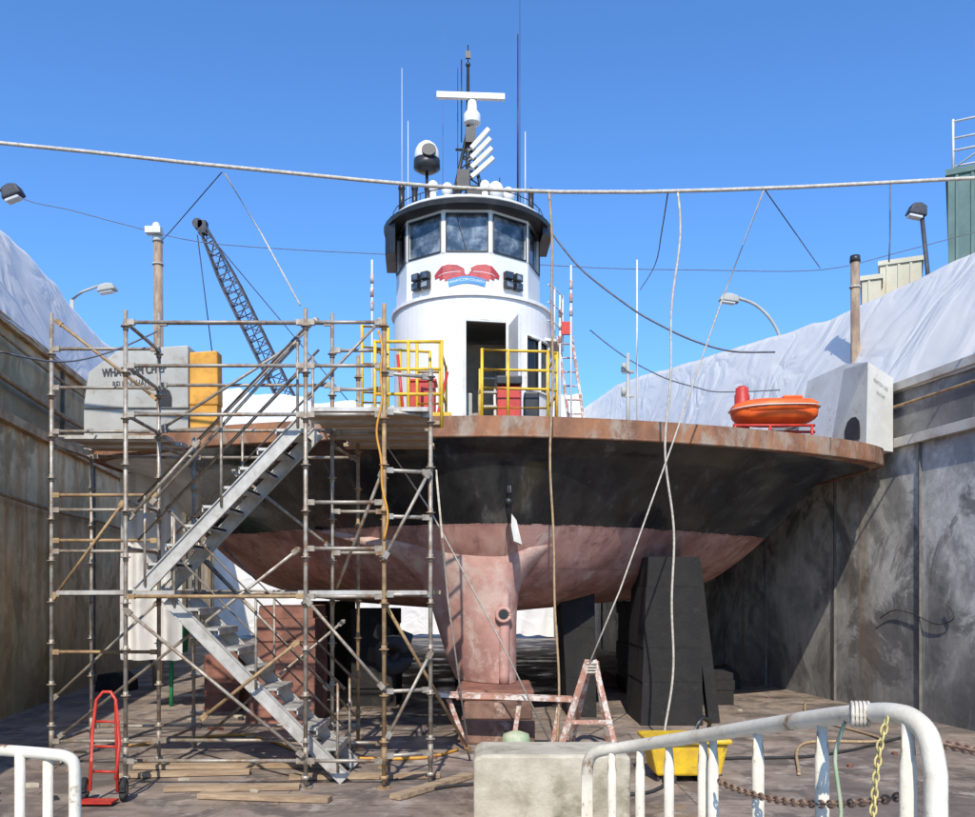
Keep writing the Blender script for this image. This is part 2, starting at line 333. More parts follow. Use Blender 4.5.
# ------------------------------------------------------------------ dock walls
XL=lambda d:-5.64-.163*d
XR=lambda d:9.75-.17*d
def wallthing(side,label):
    f=XL if side<0 else XR; y0,y1=-3,41
    t=thing('dock_wall',(f(19),19,0),label,'wall')
    mat='wallL' if side<0 else 'wallR'
    A=V((f(y0),y0,0)); B=V((f(y1),y1,0)); e=B-A; n=V((side,0,0))
    zt,zl=(6.74,5.05) if side<0 else (5.73,4.70)
    def pr(o0,o1,z0,z1,bb): bb.prism([A+n*o0+V((0,0,z0)),A+n*o1+V((0,0,z0)),A+n*o1+V((0,0,z1)),A+n*o0+V((0,0,z1))],e)
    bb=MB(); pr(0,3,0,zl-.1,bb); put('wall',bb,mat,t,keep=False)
    bb=MB(); pr(-.12,3,zl-.1,zl+.06,bb); put('ledge',bb,'ledge' if side<0 else 'coping',t)
    bb=MB(); pr(.05,3,zl+.06,zt-.14,bb); put('upper_wall',bb,mat,t)
    bb=MB(); pr(-.06,3.05,zt-.14,zt,bb); put('coping',bb,'ledge' if side<0 else 'coping',t)
    y=5.0; k=0
    while y<40:
        bb=MB(); ww=.03 if side>0 else .06
        bb.box((f(y)+side*(-.015),y,(zl-.1)/2),(.06,ww,zl-.1)); put('wall_rib',bb,'rib',t)
        if k%2==0:
            bb=MB(); bb.box((f(y+.9)+side*.02,y+.9,(zl+zt)/2-.05),(.08,.06,zt-zl-.22)); put('wall_rib',bb,'rib',t)
        y+=2.3+.5*((k*7)%3)/2 if side>0 else 3.1; k+=1
    if side<0:
        for zz,r in((5.62,.05),(3.7,.04),(6.3,.03)):
            bb=MB(); bb.tube([V((f(yy)+.12,yy,zz+.03*math.sin(yy))) for yy in range(4,40,2)],r,8); put('pipe',bb,'brown',t)
    else:
        bb=MB(); bb.tube([V((f(yy)-.1,yy,5.3)) for yy in range(4,40,2)],.03,8); put('pipe',bb,'brown',t)
    return t
wallthing(-1,'tall rusty brown dry dock wall with ledge and pipes')
wallthing(1,'grey blotchy steel dry dock wall with vertical seams')
b=MB(); b.tube(smooth([(XR(y)-.05,y,z) for _,y,z in [(0,14.2,1.9),(.0,14.1,1.7),(0,14.5,1.6),(0,15.1,1.75),(0,15.6,1.8),(0,16.0,1.65)]]),.009,6); put('wall_hose',b,'rubber',label='black hose hanging on the grey dock wall',category='hose')
# ------------------------------------------------------------------ white sheeting
def ridg(v): return 1-abs(noise.noise(v))*2.2
def sheet(name,rows,label,nu=220,nv=40,amp=.07,su=11,sv=1.1,low=1.0):
    b=MB(); vs=[]
    for i in range(nu+1):
        for j in range(nv+1):
            u=i/nu;v=j/nv; p=rows(u,v)
            wv=noise.noise(V((u*6,v*2,40)))*.35
            k=ridg(V((u*su+v*2.6+wv,v*sv,3.1)))*amp*1.5+ridg(V((u*su*1.7-v*3.4,v*sv*1.6+wv,9)))*amp*.7+noise.noise(V((u*7+v*2,v*2,1)))*amp*1.6*low
            p=p+V((k*.7,-k*.7,k*.6)); vs.append(p)
    fs=[(i*(nv+1)+j,(i+1)*(nv+1)+j,(i+1)*(nv+1)+j+1,i*(nv+1)+j+1) for i in range(nu) for j in range(nv)]
    b.add(vs,fs,0,True); return put(name,b,'tarp',label=label,category='sheeting',group='white sheeting over the dock walls')
def crestR(d): return lerp(7.8,8.1,(d-14)/6) if d<20 else lerp(8.1,10.1,min(1,(d-20)/15))
def rowR(u,v):
    d=lerp(9,40,u**1.3)
    if v<.6:
        t=v/.6; return V((XR(d)-.05+t*1.25-.06*math.sin(t*3.1), d, 5.50+.16*t+(crestR(d)-5.66)*t**.97))
    t=(v-.6)/.4; return V((XR(d)+1.2+t*1.9,d,crestR(d)-(crestR(d)-5.6)*t))
sheet('wall_sheeting',rowR,'crumpled white plastic sheeting draped over grey wall top')
def rowL(u,v):
    d=lerp(10,40,u**1.3); c=9.3+.1*math.sin(d*.7)
    if v<.6:
        t=v/.6; return V((XL(d)+.04-t*1.24+.03*math.sin(t*3.1), d, 6.62+(c-6.62)*t**.99))
    t=(v-.6)/.4; return V((XL(d)-1.2-t*1.9,d,c-(c-6.6)*t))
sheet('wall_sheeting',rowL,'white plastic sheeting stretched above rusty brown wall',amp=.05)
def rowE(u,v):
    x=lerp(XL(40)-1.2,XR(40)+1.2,u); c=11.4 -.5*u- .7*math.sin(u*math.pi)
    return V((x,40+.9*v, .05+(c)*v))
sheet('end_sheeting',rowE,'white plastic sheeting closing the end of the dock',amp=.12,su=12)
# ------------------------------------------------------------------ ferry
FY=R(3.4)
ferry=thing('ferry',(.32,12.4,0),'black and pink hulled car ferry on blocks in dry dock','ferry',rz=FY)
FM=ferry.matrix_basis
lev=[(4.27,0.05,2.2,.6,6.6),(4.16,.16,2.3,.6,6.1),(4.02,.30,2.5,.55,5.76),(3.75,.44,2.8,.5,5.60),(3.45,.58,3.0,.5,5.46),(3.1,.74,3.3,.5,5.24),(2.65,1.0,3.6,.5,4.86),(2.25,1.4,4.0,.4,4.36),(1.98,1.9,4.7,.3,3.5),(1.82,2.4,5.5,.2,2.0),(1.76,2.8,7,.1,.3)]
fine=[]
for i in range(len(lev)-1):
    p=[lev[max(i-1,0)],lev[i],lev[i+1],lev[min(i+2,len(lev)-1)]]
    for k in range(4): fine.append(tuple(cat(p[0][q],p[1][q],p[2][q],p[3][q],k/4) for q in range(5)))
fine.append(lev[-1])
NS=34; YE=21
def plan(z,y0,A,A2,B):
    pts=[(-B,YE,z),(-B,17,z),(-B,14,z)]
    vee=max(0,min(1,(4.1-z)/.9))*max(0,min(1,(z-1.9)/.8))
    for i in range(-NS,NS+1):
        s=i/NS; s=math.copysign(1-(1-abs(s))**1.25,s) if s else 0
        y=y0+A*abs(s)**(1.7-.3*vee)+A2*(1-math.sqrt(max(0,1-abs(s)**8))); pts.append((B*s,y,z))
    return pts+[(B,14,z),(B,17,z),(B,YE,z)]
b=MB(); vs=[];fs=[]
for L_ in fine: vs+=plan(*L_)
n=len(plan(*fine[0]))
for k in range(len(fine)-1):
    for i in range(n-1): fs.append((k*n+i,k*n+i+1,(k+1)*n+i+1,(k+1)*n+i))
b.add(vs,fs,0,True)
b.add(plan(*fine[-1]),[tuple(range(n))])
b.add([(-6.6,YE,4.27),(6.6,YE,4.27),(5.24,YE,3.1),(4.36,YE,2.25),(0,YE,1.8),(-4.36,YE,2.25),(-5.24,YE,3.1)],[tuple(range(7))])
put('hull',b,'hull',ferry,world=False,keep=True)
b=MB(); out=plan(4.27,-.02,2.2,.6,6.68); inn=plan(4.27,.12,2.2,.6,6.5)
vs=[];m=len(out)
for i in range(m):
    o_=V(out[i]);n_=V(inn[i]); vs+=[V((o_.x,o_.y,4.29)),V((o_.x,o_.y,4.55)),V((n_.x,n_.y,4.57)),V((n_.x,n_.y,4.24))]
fs=[]
for i in range(m-1):
    for k in range(4): fs.append((i*4+k,i*4+(k+1)%4,(i+1)*4+(k+1)%4,(i+1)*4+k))
b.add(vs,fs); put('deck_rim',b,'rust',ferry,world=False)
b=MB(); pl=plan(4.5,.11,2.2,.6,6.51); b.add(pl,[tuple(range(len(pl)))]); put('deck',b,'deckp',ferry,world=False)
b=MB(); b.tube([V(p) for p in plan(4.28,.0,2.2,.6,6.66)],.028,6); put('rubbing_bar',b,'rust',ferry,world=False)
b=MB()
b.tube(smooth([(0,.66,3.35),(0,.82,3.1),(0,1.06,2.7),(0,1.14,2.2),(0,1.15,1.5),(0,1.18,.74)],4),.08,12,radii=[lerp(.015,.085,min(1,i/14)) for i in range(21)])
put('stem_post',b,'pink',ferry,world=False)
b=MB(); b.torus((-.02,1.04,1.78),.10,.03,(0,1,0)); b.cyl((-.02,1.03,1.78),(-.02,1.06,1.78),.09,seg=16,mi=1); put('thruster_port',b,['pink','black'],ferry,world=False)
b=MB(); rowsS=[]
keys=[(.74,-.70,.20,1.12),(1.0,-.82,.20,1.12),(1.5,-.98,.20,1.11),(2.0,-1.14,.22,1.08),(2.35,-1.34,.32,1.02),(2.65,-1.7,.6,.98),(2.9,-2.3,1.1,1.05),(3.1,-3.0,1.8,1.4)]
kk2=[]
for i in range(len(keys)-1):
    q=[keys[max(i-1,0)],keys[i],keys[i+1],keys[min(i+2,len(keys)-1)]]
    for j in range(3): kk2.append(tuple(cat(q[0][a],q[1][a],q[2][a],q[3][a],j/3) for a in range(4)))
kk2.append(keys[-1])
for z,xl,xr,y0 in kk2:
    r_=[V((xl+.05,y0+5,z))]
    for j in range(13):
        t=j/12; x=lerp(xl,xr,t); dd_=abs(t-.82)/.82 if t<.82 else (t-.82)/.18
        r_.append(V((x,y0+(.75 if t<.82 else .22)*dd_**1.6,z)))
    r_.append(V((xr+.02,y0+5,z))); rowsS.append(r_)
vs=[p for r_ in rowsS for p in r_]; nn_=len(rowsS[0])
b.add(vs,[(k*nn_+i,k*nn_+i+1,(k+1)*nn_+i+1,(k+1)*nn_+i) for k in range(len(rowsS)-1) for i in range(nn_-1)],0,True)
put('skeg',b,'pink',ferry,world=False)
b=MB(); b.prism([(0,.42,3.3),(.08,.42,2.85),(.2,.44,2.8),(.12,.46,3.15)],(0,.3,0)); put('stem_plate',b,'offw',ferry,world=False)
b=MB(); b.tube([(.0,.25,3.62),(.0,.38,3.35),(.02,.42,3.1)],.04,8,radii=[.025,.045,.025]); b.ball((0,.33,3.4),.06); put('towing_eye',b,'black',ferry,world=False)
b=MB(); b.ball((-1.75,1.9,1.25),(.14,.22,.14))
for k in range(4):
    a=k*math.pi/2+.5; d=V((math.cos(a),0,math.sin(a))); t=V((-math.sin(a),.6,math.cos(a)))
    c=V((-1.75,1.9,1.25)); b.add([c+d*.1-t*.05,c+d*.28-t*.16,c+d*.42,c+d*.28+t*.16,c+d*.1+t*.05],[(0,1,2,3,4)],0,True)
put('propeller',b,'black',ferry,world=False)
# wheelhouse -------------------------------------------------
hc=at(468,590,18); HC=FM.inverted()@V((hc.x,18,0)); HX,HY=HC.x,HC.y
wh=bpy.data.objects.new('wheelhouse',None); wh.matrix_basis=Matrix.Translation((HX,HY,0)); wh.parent=ferry; scene.collection.objects.link(wh)
AF=-math.pi/2+R(-3)
def ring(r,z,seg=10,off=.5,c=(0,0)):
    return [V((c[0]+r*math.cos(AF+2*math.pi*(i+off)/seg),c[1]+r*math.sin(AF+2*math.pi*(i+off)/seg),z)) for i in range(seg)]
ap=1.36; cr=ap/math.cos(math.pi/10)
LC=(.09,0); LR=1.56; b=MB(); SEG=72
def lowp(i,z,r): a=AF+2*math.pi*i/SEG; return V((LC[0]+r*math.cos(a),LC[1]+r*math.sin(a),z))
zs=[4.5,4.9,5.9,6.9,7.1,7.55]
def hole(i,k):
    i=(i+36)%72-36
    if -1<=i<5 and k in(1,2,3): return True
    if 8<=i<14 and k in(2,): return True
    return False
vs=[];
for r in(LR,LR-.07):
    for z in zs:
        for i in range(SEG): vs.append(lowp(i,z,r))
nz_=len(zs); fs=[]
I=lambda l,k,i:(l*nz_+k)*SEG+i%SEG
for k in range(nz_-1):
    for i in range(SEG):
        if hole(i,k): continue
        fs+=[(I(0,k,i),I(0,k,i+1),I(0,k+1,i+1),I(0,k+1,i)),(I(1,k,i),I(1,k+1,i),I(1,k+1,i+1),I(1,k,i+1))]
        for di in(-1,1):
            if hole(i+di,k):
                j=i if di<0 else i+1; fs.append((I(0,k,j),I(0,k+1,j),I(1,k+1,j),I(1,k,j)))
        for dk in(-1,1):
            if hole(i,k+dk):
                kk=k if dk<0 else k+1; fs.append((I(0,kk,i),I(1,kk,i),I(1,kk,i+1),I(0,kk,i+1)))
b.add(vs,fs,0,False); put('lower_cabin',b,'white',wh,world=False)
b=MB(); b.lathe([(LR+.05,7.53),(LR+.05,7.59),(cr-.1,7.66)],(LC[0],LC[1],0),48,sm=False); put('cabin_flange',b,'white',wh,world=False)
b=MB(); b.lathe([(1.45,4.86),(1.45,4.9)],(LC[0],LC[1],0),32); put('cabin_floor',b,'inside',wh,world=False)
b=MB(); b.box((LC[0],.0,5.9),(2.4,.1,2.3)); put('cabin_bulkhead',b,'inside',wh,world=False)
b=MB(); b.bx((-.3,-.9,4.9),(.05,-.5,5.9)); put('cabin_console',b,'greyp',wh,world=False,bevel=.03)
b=MB(); b.tube([(.5,-.9,4.9),(.5,-.5,5.9),(.55,-.2,6.6)],.03,6); b.tube([(.2,-.9,4.9),(.2,-.5,5.9),(.25,-.2,6.6)],.03,6)
for k in range(5): b.box((.36,-.85+.14*k,5.1+.3*k),(.36,.2,.03))
put('companion_steps',b,'alu',wh,world=False)
def glassd():
    m,nt,b=newmat('dark_window_glass'); b.inputs['Base Color'].default_value=(.015,.02,.025,1); b.inputs['Roughness'].default_value=.07; return m
M['glassd']=glassd()
def lowframe(i0,i1,z0,z1,wd,name,mats,glass):
    b=MB(); P=[lowp(i0,z0,LR+.01),lowp(i1,z0,LR+.01),lowp(i1,z1,LR+.01),lowp(i0,z1,LR+.01)]
    if glass:
        Np=6
        for zz in(z0,z1): b.tube([lowp(i0+(i1-i0)*q/Np,zz,LR+.01) for q in range(Np+1)],wd*.6,6)
        for q in(i0,(i0+i1)/2,i1): b.beam(lowp(q,z0,LR+.01),lowp(q,z1,LR+.01),wd,wd)
    else:
        for q in range(4): b.beam(P[q],P[(q+1)%4],wd,wd)
    put(name,b,mats,wh,world=False)
    if glass:
        b=MB(); N=6; v=[]
        for q in range(N+1): v+=[lowp(i0+(i1-i0)*q/N,z0,LR-.03),lowp(i0+(i1-i0)*q/N,z1,LR-.03)]
        b.add(v,[(2*q,2*q+2,2*q+3,2*q+1) for q in range(N)]); put('window',b,'glassd',wh,world=False)
lowframe(-1,5,4.9,7.1,.07,'door_frame','offw',False)
lowframe(8,14,5.9,6.9,.05,'window_frame','offw',True)
b=MB(); p0=lowp(5,4.92,LR+.02);
b.prism([p0,p0+V((.12,-.75,0)),p0+V((.12,-.75,2.1)),p0+V((0,0,2.1))],(.05,.02,0)); put('cabin_door',b,'offw',wh,world=False,bevel=.01)
b=MB()
R0=ring(cr,7.6);R1=ring(cr,8.36);
vs=R0+R1; n=10
b.add(vs,[(i,(i+1)%n,n+(i+1)%n,n+i) for i in range(n)])
z0,z1,zt=8.36,9.12,9.24
for i in range(n):
    a0=ring(cr,z0)[i-1]; a1=ring(cr,z0)[i]; 
    e=(a1-a0); L0=e.length; e.normalize(); nn=V((e.y,-e.x,0)); 
    if nn.dot((a0+a1)/2-V((0,0,z0)))<0: nn=-nn
    up=V((0,0,1)); mgn=.045
    for s_,t_ in((0,mgn),(L0-mgn,L0)):
        b.prism([a0+e*s_,a0+e*t_,a0+e*t_-nn*.08,a0+e*s_-nn*.08],up*(z1-z0))
    b.prism([a0,a1,a1-nn*.08,a0-nn*.08],up*.04)
    b.add([a0+up*(z1-z0),a1+up*(z1-z0),a1+up*(zt-z0),a0+up*(zt-z0)],[(0,1,2,3)])
    g=MB(); g.prism([a0+e*mgn-nn*.05+up*.04,a0+e*(L0-mgn)-nn*.05+up*.04,a0+e*(L0-mgn)-nn*.05+up*.76,a0+e*mgn-nn*.05+up*.76],-nn*.01)
    put('window',g,'glass',wh,world=False)
    g=MB(); q=[a0+e*(mgn+.01)+nn*.012+up*.05,a0+e*(L0-mgn-.01)+nn*.012+up*.05,a0+e*(L0-mgn-.01)+nn*.012+up*.75,a0+e*(mgn+.01)+nn*.012+up*.75]
    for k in range(4): g.beam(q[k],q[(k+1)%4],.022,.022)
    if i==0: g.beam(q[0].lerp(q[1],.5),q[2].lerp(q[3],.75),.012,.012)
    put('window_frame',g,'black',wh,world=False)
b.add(ring(cr-.1,8.4),[tuple(range(10))])
put('upper_cabin',b,'white',wh,world=False)
b=MB(); b.lathe([(1.38,9.18),(1.66,9.19),(1.68,9.27),(1.60,9.32),(1.5,9.33)],(0,0,0),40,sm=False); put('roof_brow',b,'black',wh,world=False)
b=MB(); b.lathe([(1.58,9.33),(1.53,9.4),(.9,9.5)],(0,0,0),40); put('roof_cap',b,'offw',wh,world=False)
for sx_ in(-1,1):
    b=MB(); b.prism([(sx_*1.42,-.7,9.18),(sx_*1.62,-.5,9.18),(sx_*1.64,.5,9.18),(sx_*1.42,.5,9.18)],(0,0,-.55 if sx_<0 else -.15)); put('side_visor',b,'black',wh,world=False)
b=MB()
for k in range(14):
    a=2*math.pi*k/14; p=V((1.5*math.cos(a),1.5*math.sin(a),9.34)); b.cyl(p,p+V((0,0,.2)),.009,seg=6)
b.torus((0,0,9.54),1.5,.009,seg=32); put('roof_rail',b,'black',wh,world=False)
def ucw(x,z,r=None):
    th=x/1.43; rr=(ap/math.cos(((th+math.pi/10)%(math.pi/5))-math.pi/10))+.012
    a=AF+th; return V((rr*math.cos(a),rr*math.sin(a),z))
def wrapstrip(b,top,bot,mi,off=0):
    n=len(top); vs=[]
    for p,q in zip(top,bot):
        vs+=[ucw(*p),ucw(*q)]
    if off: vs=[v+V((v.x,v.y,0)).normalized()*off for v in vs]
    b.add(vs,[(2*i,2*i+2,2*i+3,2*i+1) for i in range(n-1)],mi)
b=MB(); zc=7.97
for s_ in(-1,1):
    T=[];B_=[];N=48
    for k in range(N+1):
        t=k/N; x=s_*(.64*t)
        top=zc+pw(t,[(0,.10),(.1,.13),(.3,.19),(.55,.20),(.75,.16),(.9,.09),(1,.03)])
        st_=pw(t,[(0,-.12),(.4,-.12),(.7,-.09),(1,-.02)])
        f=.06*(1-((t*6)%1.0)); bot=zc+st_+f-.03
        if bot>top-.01: bot=top-.01
        T.append((x,top)); B_.append((x,bot))
    wrapstrip(b,T,B_,0)
    T=[(s_*(.12+.42*k/10),zc+.07-.07*(k/10)**2) for k in range(11)]; B_=[(x,z-.008) for x,z in T]; wrapstrip(b,T,B_,2,.004)
T=[(-.36+.72*k/20,zc-.09+.07*math.sin(k/20*math.pi)) for k in range(21)]; B_=[(x*.95,z-.13) for x,z in T]; wrapstrip(b,T,B_,1,.006)
wrapstrip(b,[(-.05,zc+.13),(0,zc+.18),(.045,zc+.14),(.08,zc+.10)],[(-.04,zc+.03),(0,zc+.0),(.04,zc+.03),(.08,zc+.09)],2,.008)
vs,fs=text_geo('WHATCOM COUNTY',.068); b.add([(lambda q:q+V((q.x,q.y,0)).normalized()*.012)(ucw(v.x,zc-.155+v.y+.07*math.cos(v.x/.36*math.pi/2))) for v in vs],fs,2)
put('emblem',b,['crimson','blue','white'],wh,world=False)
for s_ in(-1,1):
    b=MB()
    for dx in(-.11,.11):
        for dz in(0,.17):
            c=ucw(s_*.92+dx,7.84+dz); o_=V((c.x,c.y,0)).normalized(); tg=V((-o_.y,o_.x,0))
            rt=Matrix((tg,o_,V((0,0,1)))).transposed()
            b.box(c+o_*.07,(.17,.10,.13),rt); b.box(c+o_*.123,(.13,.006,.09),rt,1)
    c=ucw(s_*.92,7.8); b.cyl(c,c+V((0,0,.3)),.015,seg=6)
    put('flood_light',b,['black','glass'],wh,world=False)
b=MB()
for (x,y) in((1.65,-.7),(1.88,-.2),(1.93,.4)):
    b.cyl((x,y,6.9),(x,y,8.0),.016,seg=6)
for z in(7.3,7.65,7.98): b.tube([(1.5,-.9,z),(1.65,-.7,z),(1.88,-.2,z),(1.93,.4,z)],.015,6)
b.prism([(1.35,-.8,6.95),(1.75,-.7,6.95),(1.98,.5,6.95),(1.35,.6,6.95)],(0,0,.05)); put('side_landing',b,'offw',wh,world=False)
b=MB(); b.bx((1.8,-.35,7.2),(2.05,-.28,7.45)); put('side_light_board',b,'red',wh,world=False)
b=MB()
for dx in(0,.3): b.beam((2.0+dx,-.9,4.6),(1.68+dx*.9,-.9,7.0),.05,.04)
for k in range(9): 
    t=k/9+.05; b.cyl((2.0-.32*t,-.9,4.6+2.4*t),(2.3-.35*t,-.9,4.6+2.4*t),.016,seg=6)
put('side_ladder',b,'redwood',wh,world=False)
b=MB()
b.cyl((0,0,9.4),(0,0,12.6),.06,.03,10)
for x,y in((-.42,-.1),(.42,-.1),(0,.5)):
    b.cyl((x,y,9.4),(0,0,11.35),.035,seg=8)
for z in(9.9,10.2,10.5,10.8): 
    k=(11.35-z)/1.85; b.cyl((-.42*k,-.1*k,z),(.42*k,-.1*k,z),.02,seg=6); b.cyl((-.42*k,-.1*k,z),(.42*k*.7,-.1*k,z+.3),.015,seg=6); b.cyl((.42*k,-.1*k,z),(-.42*k*.7,-.1*k,z+.3),.015,seg=6)
b.cyl((-.25,0,10.95),(.3,0,10.95),.025,seg=6); b.ball((0,0,12.65),.05)
b.cyl((0,0,12.6),(0,0,13.05),.012,seg=6); b.box((0,0,12.85),(.1,.05,.14)); b.cyl((-.13,0,11.1),(-.13,0,12.75),.012,seg=6)
b.box((.05,-.05,11.2),(.2,.16,.3)); b.box((-.1,-.1,10.3),(.25,.2,.35)); b.box((.12,-.2,9.85),(.3,.2,.4)); put('mast',b,'black',wh,world=False)
b=MB(); b.box((.05,-.1,11.97),(1.36,.1,.12)); b.cyl((.08,-.05,11.5),(.08,-.05,11.9),.12,.09,16); b.lathe([(.02,11.42),(.17,11.45),(.17,11.62),(.09,11.72)],(.08,-.05,0),20); put('radar',b,'white',wh,world=False,bevel=.01)
b=MB(); b.cyl((-.82,0,9.4),(-.82,0,10.5),.03,seg=8,mi=1); b.ball((-.82,0,10.8),(.25,.25,.3)); b.lathe([(.26,10.72),(.265,10.55),(.15,10.48)],(-.82,0,0),20,mi=1); b.cyl((-.78,-.2,10.8),(-.78,-.27,10.82),.14,seg=16,mi=1); put('satellite_dome',b,['white','black'],wh,world=False)
for k in range(4):
    b=MB(); z=10.35+k*.19; b.beam((.06,-.12,z),(.5-.03*k,-.12,z+.40),.09,.09); b.cyl((.06,-.12,z),(0,0,z),.02,seg=6); put('loud_hailer',b,'offw',wh,world=False,bevel=.01)
for x,y,z0_,z1_,r,mm in((1.0,0,9.4,13.3,.022,'black'),(1.06,.2,9.4,14.2,.008,'black'),(-1.32,.1,9.4,12.6,.01,'offw'),(-1.2,.2,9.4,11.6,.014,'offw'),(1.12,-.3,9.4,11.2,.016,'offw'),(-.2,.2,9.4,12.7,.012,'black'),(-.5,.4,9.4,13.6,.006,'wire'),(.65,.2,9.4,10.5,.02,'black')):
    b=MB(); b.cyl((x,y,z0_),(x,y,z1_),r,r*.5,6); b.cyl((x,y,z0_),(x,y,z0_+.25),r*2,seg=6); put('antenna',b,mm,wh,world=False)
for x,y,rr in((.52,-.5,.16),(.78,-.35,.13),(-.7,-.6,.11),(.3,-.7,.1),(-.42,-.5,.12)):
    b=MB(); b.cyl((x,y,9.4),(x,y,9.8),rr*.6,seg=10); b.ball((x,y,9.92),(rr,rr,rr*1.15)); put('small_dome',b,'white',wh,world=False)
for x in(-1.3,-1.05,-.8,-.2,1.2):
    b=MB(); b.cyl((x,-.6,9.4),(x,-.6,9.85),.055,seg=8); b.ball((x,-.6,9.88),.07); put('navigation_light',b,'black',wh,world=False)
# side casings
zd=4.52
def g(u,d): return V(((u-487.5)*d/F,d,zd))
b=MB(); d=14.95
P=[at(83,408,d),at(88,372,d),at(118,350,d),at(188,345,d),at(188,408,d)]
b.prism(P,(0,1.3,0)); put('side_casing',b,'greyp',ferry,bevel=.02,label='grey side casing with ship name lettering')
b=MB(); text_on(b,'WHATCOM CHIEF',.20,at(134,371,d)-V((0,.012,0)),(1,0,.08),(0,0,1),sx=.64); text_on(b,'WHATCOM CHIEF',.20,at(134,371,d)-V((-.012,.014,0)),(1,0,.08),(0,0,1),sx=.64); put('name_lettering',b,'text',ferry)
b=MB(); text_on(b,'BELLINGHAM',.16,at(131,384,d)-V((0,.012,0)),(1,0,.08),(0,0,1),sx=.64); put('name_lettering',b,'text',ferry)
b=MB(); q=[at(157,406,d),at(157,396,d),at(160,390,d),at(165,388,d),at(170,391,d),at(172,397,d),at(172,406,d)]; b.prism([x-V((0,.02,0)) for x in q],(0,.015,0)); put('porthole',b,'black',ferry)
# starboard casing: two front faces meeting at a vertical corner
A0,A1=at(829,438,15.85),at(845,364,15.85); B0,B1=at(866,445,15.1),at(868,362,15.1); C0,C1=at(893,446,15.5),at(893,378,15.5)
A0.z=B0.z=C0.z=4.53
D0_,D1_=A0+V((-.2,1.3,0)),A1+V((-.2,1.3,0)); E0,E1=C0+V((-.2,1.6,0)),C1+V((-.2,1.6,0))
b=MB(); b.add([A0,A1,B0,B1,C0,C1,D0_,D1_,E0,E1],[(2,3,5,4),(4,5,9,8),(6,7,1,0),(8,9,7,6),(1,7,9,5,3),(0,2,4,8,6)],0); b.add([A0,A1,B0,B1],[(0,1,3,2)],1)  # left front face coloured grey to deepen its shading against the off-white one
put('side_casing',b,['offw','greyp'],ferry,label='off white side casing with dark porthole and lettering')
xd=(C0-B0).normalized(); nrm=V((xd.y,-xd.x,0))
for s_,sz,vv in(('WHATCOM CHIEF',.095,385),('BELLINGHAM',.075,395)):
    b=MB(); o_=B0.lerp(C0,.52); o_.z=at(0,vv,15.3).z; text_on(b,s_,sz,o_+nrm*.014,xd+V((0,0,-.32)),(0,0,1),sx=.52); put('name_lettering',b,'textf',ferry)
xa=(B0-A0).normalized(); na=V((xa.y,-xa.x,0)); o_=A0.lerp(B0,.66)
b=MB(); q=[o_+xa*x+V((0,0,z)) for x,z in((-.16,.18),(-.16,.38),(-.11,.50),(-.02,.56),(.07,.56),(.14,.48),(.16,.38),(.16,.18))]; b.prism([x+na*.02 for x in q],-na*.012); put('porthole',b,'black',ferry)
b=MB(); b.prism([at(189,405,15.0),at(189,352,15.0),at(217,350,15.0),at(218,405,15.0)],(0,.3,0)); put('locker_cover',b,'mustard',ferry,bevel=.03)
b=MB(); p=g(84,14.99); q=g(188,14.99); b.bx((p.x,14.99,4.5),(q.x,16.2,at(0,408,14.95).z-.004)); put('casing_plinth',b,'greyp',ferry)
b=MB(); p=g(190,15.02); q=g(217,15.02); b.bx((p.x,15.02,4.5),(q.x,15.28,at(0,405,15.0).z-.004)); put('locker_base',b,'mustard',ferry)
def yrail(pts,h,zs,mat='yellow',r=.022,name='guard_rail'):
    b=MB()
    for p in pts: b.cyl(p,V(p)+V((0,0,h)),r,seg=8)
    for z in zs: b.tube([V(p)+V((0,0,z)) for p in pts],r*.9,8)
    return put(name,b,mat,ferry)
yrail([g(482,13.0),g(508,13.05),g(548,13.1),g(557,13.2)],1.12,(.55,.82,1.1))
yrail([g(480,14.2),g(548,14.2),g(556,13.3)],1.12,(.5,1.1))
yrail([g(417,12.9),g(440,12.9)],1.2,(.3,.75,1.18)); yrail([g(362,12.8),g(388,12.85)],1.4,(.3,.85,1.38))
yrail([g(440,13.3),g(446,14.5)],1.25,(.6,1.2)); yrail([g(362,13.5),g(400,13.7),g(430,13.8)],1.3,(.6,1.28))
b=MB(); b.bx(g(388,12.6),g(452,12.9)+V((0,0,.12))); put('ramp_sill',b,'yellow',ferry)
for u,d,h in((372,16,3.5),(571,16,3.4),(637,19,4.6),(560,17,3.2)):
    b=MB(); p=g(u,d); b.cyl(p,p+V((0,0,h)),.018,seg=6,mi=1)
    if u<600:
        for k in range(3): b.cyl(p+V((0,0,h-.9+.24*k)),p+V((0,0,h-.74+.24*k)),.03,seg=8,mi=0)
    put('marker_post',b,['redwood','offw'],ferry)
b=MB(); b.cyl(g(628,17),g(628,17)+V((0,0,2.1)),.035,seg=8)
for dz in(1.3,1.75): b.box(g(628,17)+V((0,0,dz)),(.22,.06,.05)); b.cyl(g(628,17)+V((-.08,0,dz)),g(628,17)+V((-.08,0,dz+.16)),.05,seg=8)
put('light_post',b,'greyp',ferry)
b=MB(); b.bx(g(410,13.5),g(436,13.9)+V((0,0,.75))); b.bx(g(408,13.48)+V((0,0,.755)),g(438,13.92)+V((0,0,.8))); put('deck_locker',b,'red',ferry,bevel=.01)
for p,q in((g(436,12.8),V((.15,.3,.8))),(g(404,12.8),V((-.1,.1,1.0)))):
    b=MB(); b.cyl(p,p+q,.022,seg=8); put('ramp_strut',b,'red',ferry)
b=MB(); b.bx(g(497,14.6),g(520,15)+V((0,0,.95))); b.bx(g(496,14.55)+V((0,0,.96)),g(521,15.05)+V((0,0,1.1)),1); put('fire_box',b,['red','black'],ferry,bevel=.02)
b=MB(); b.bx(g(524,14.6),g(538,15)+V((0,0,.85))); put('deck_box',b,'black',ferry,bevel=.03)
b=MB()
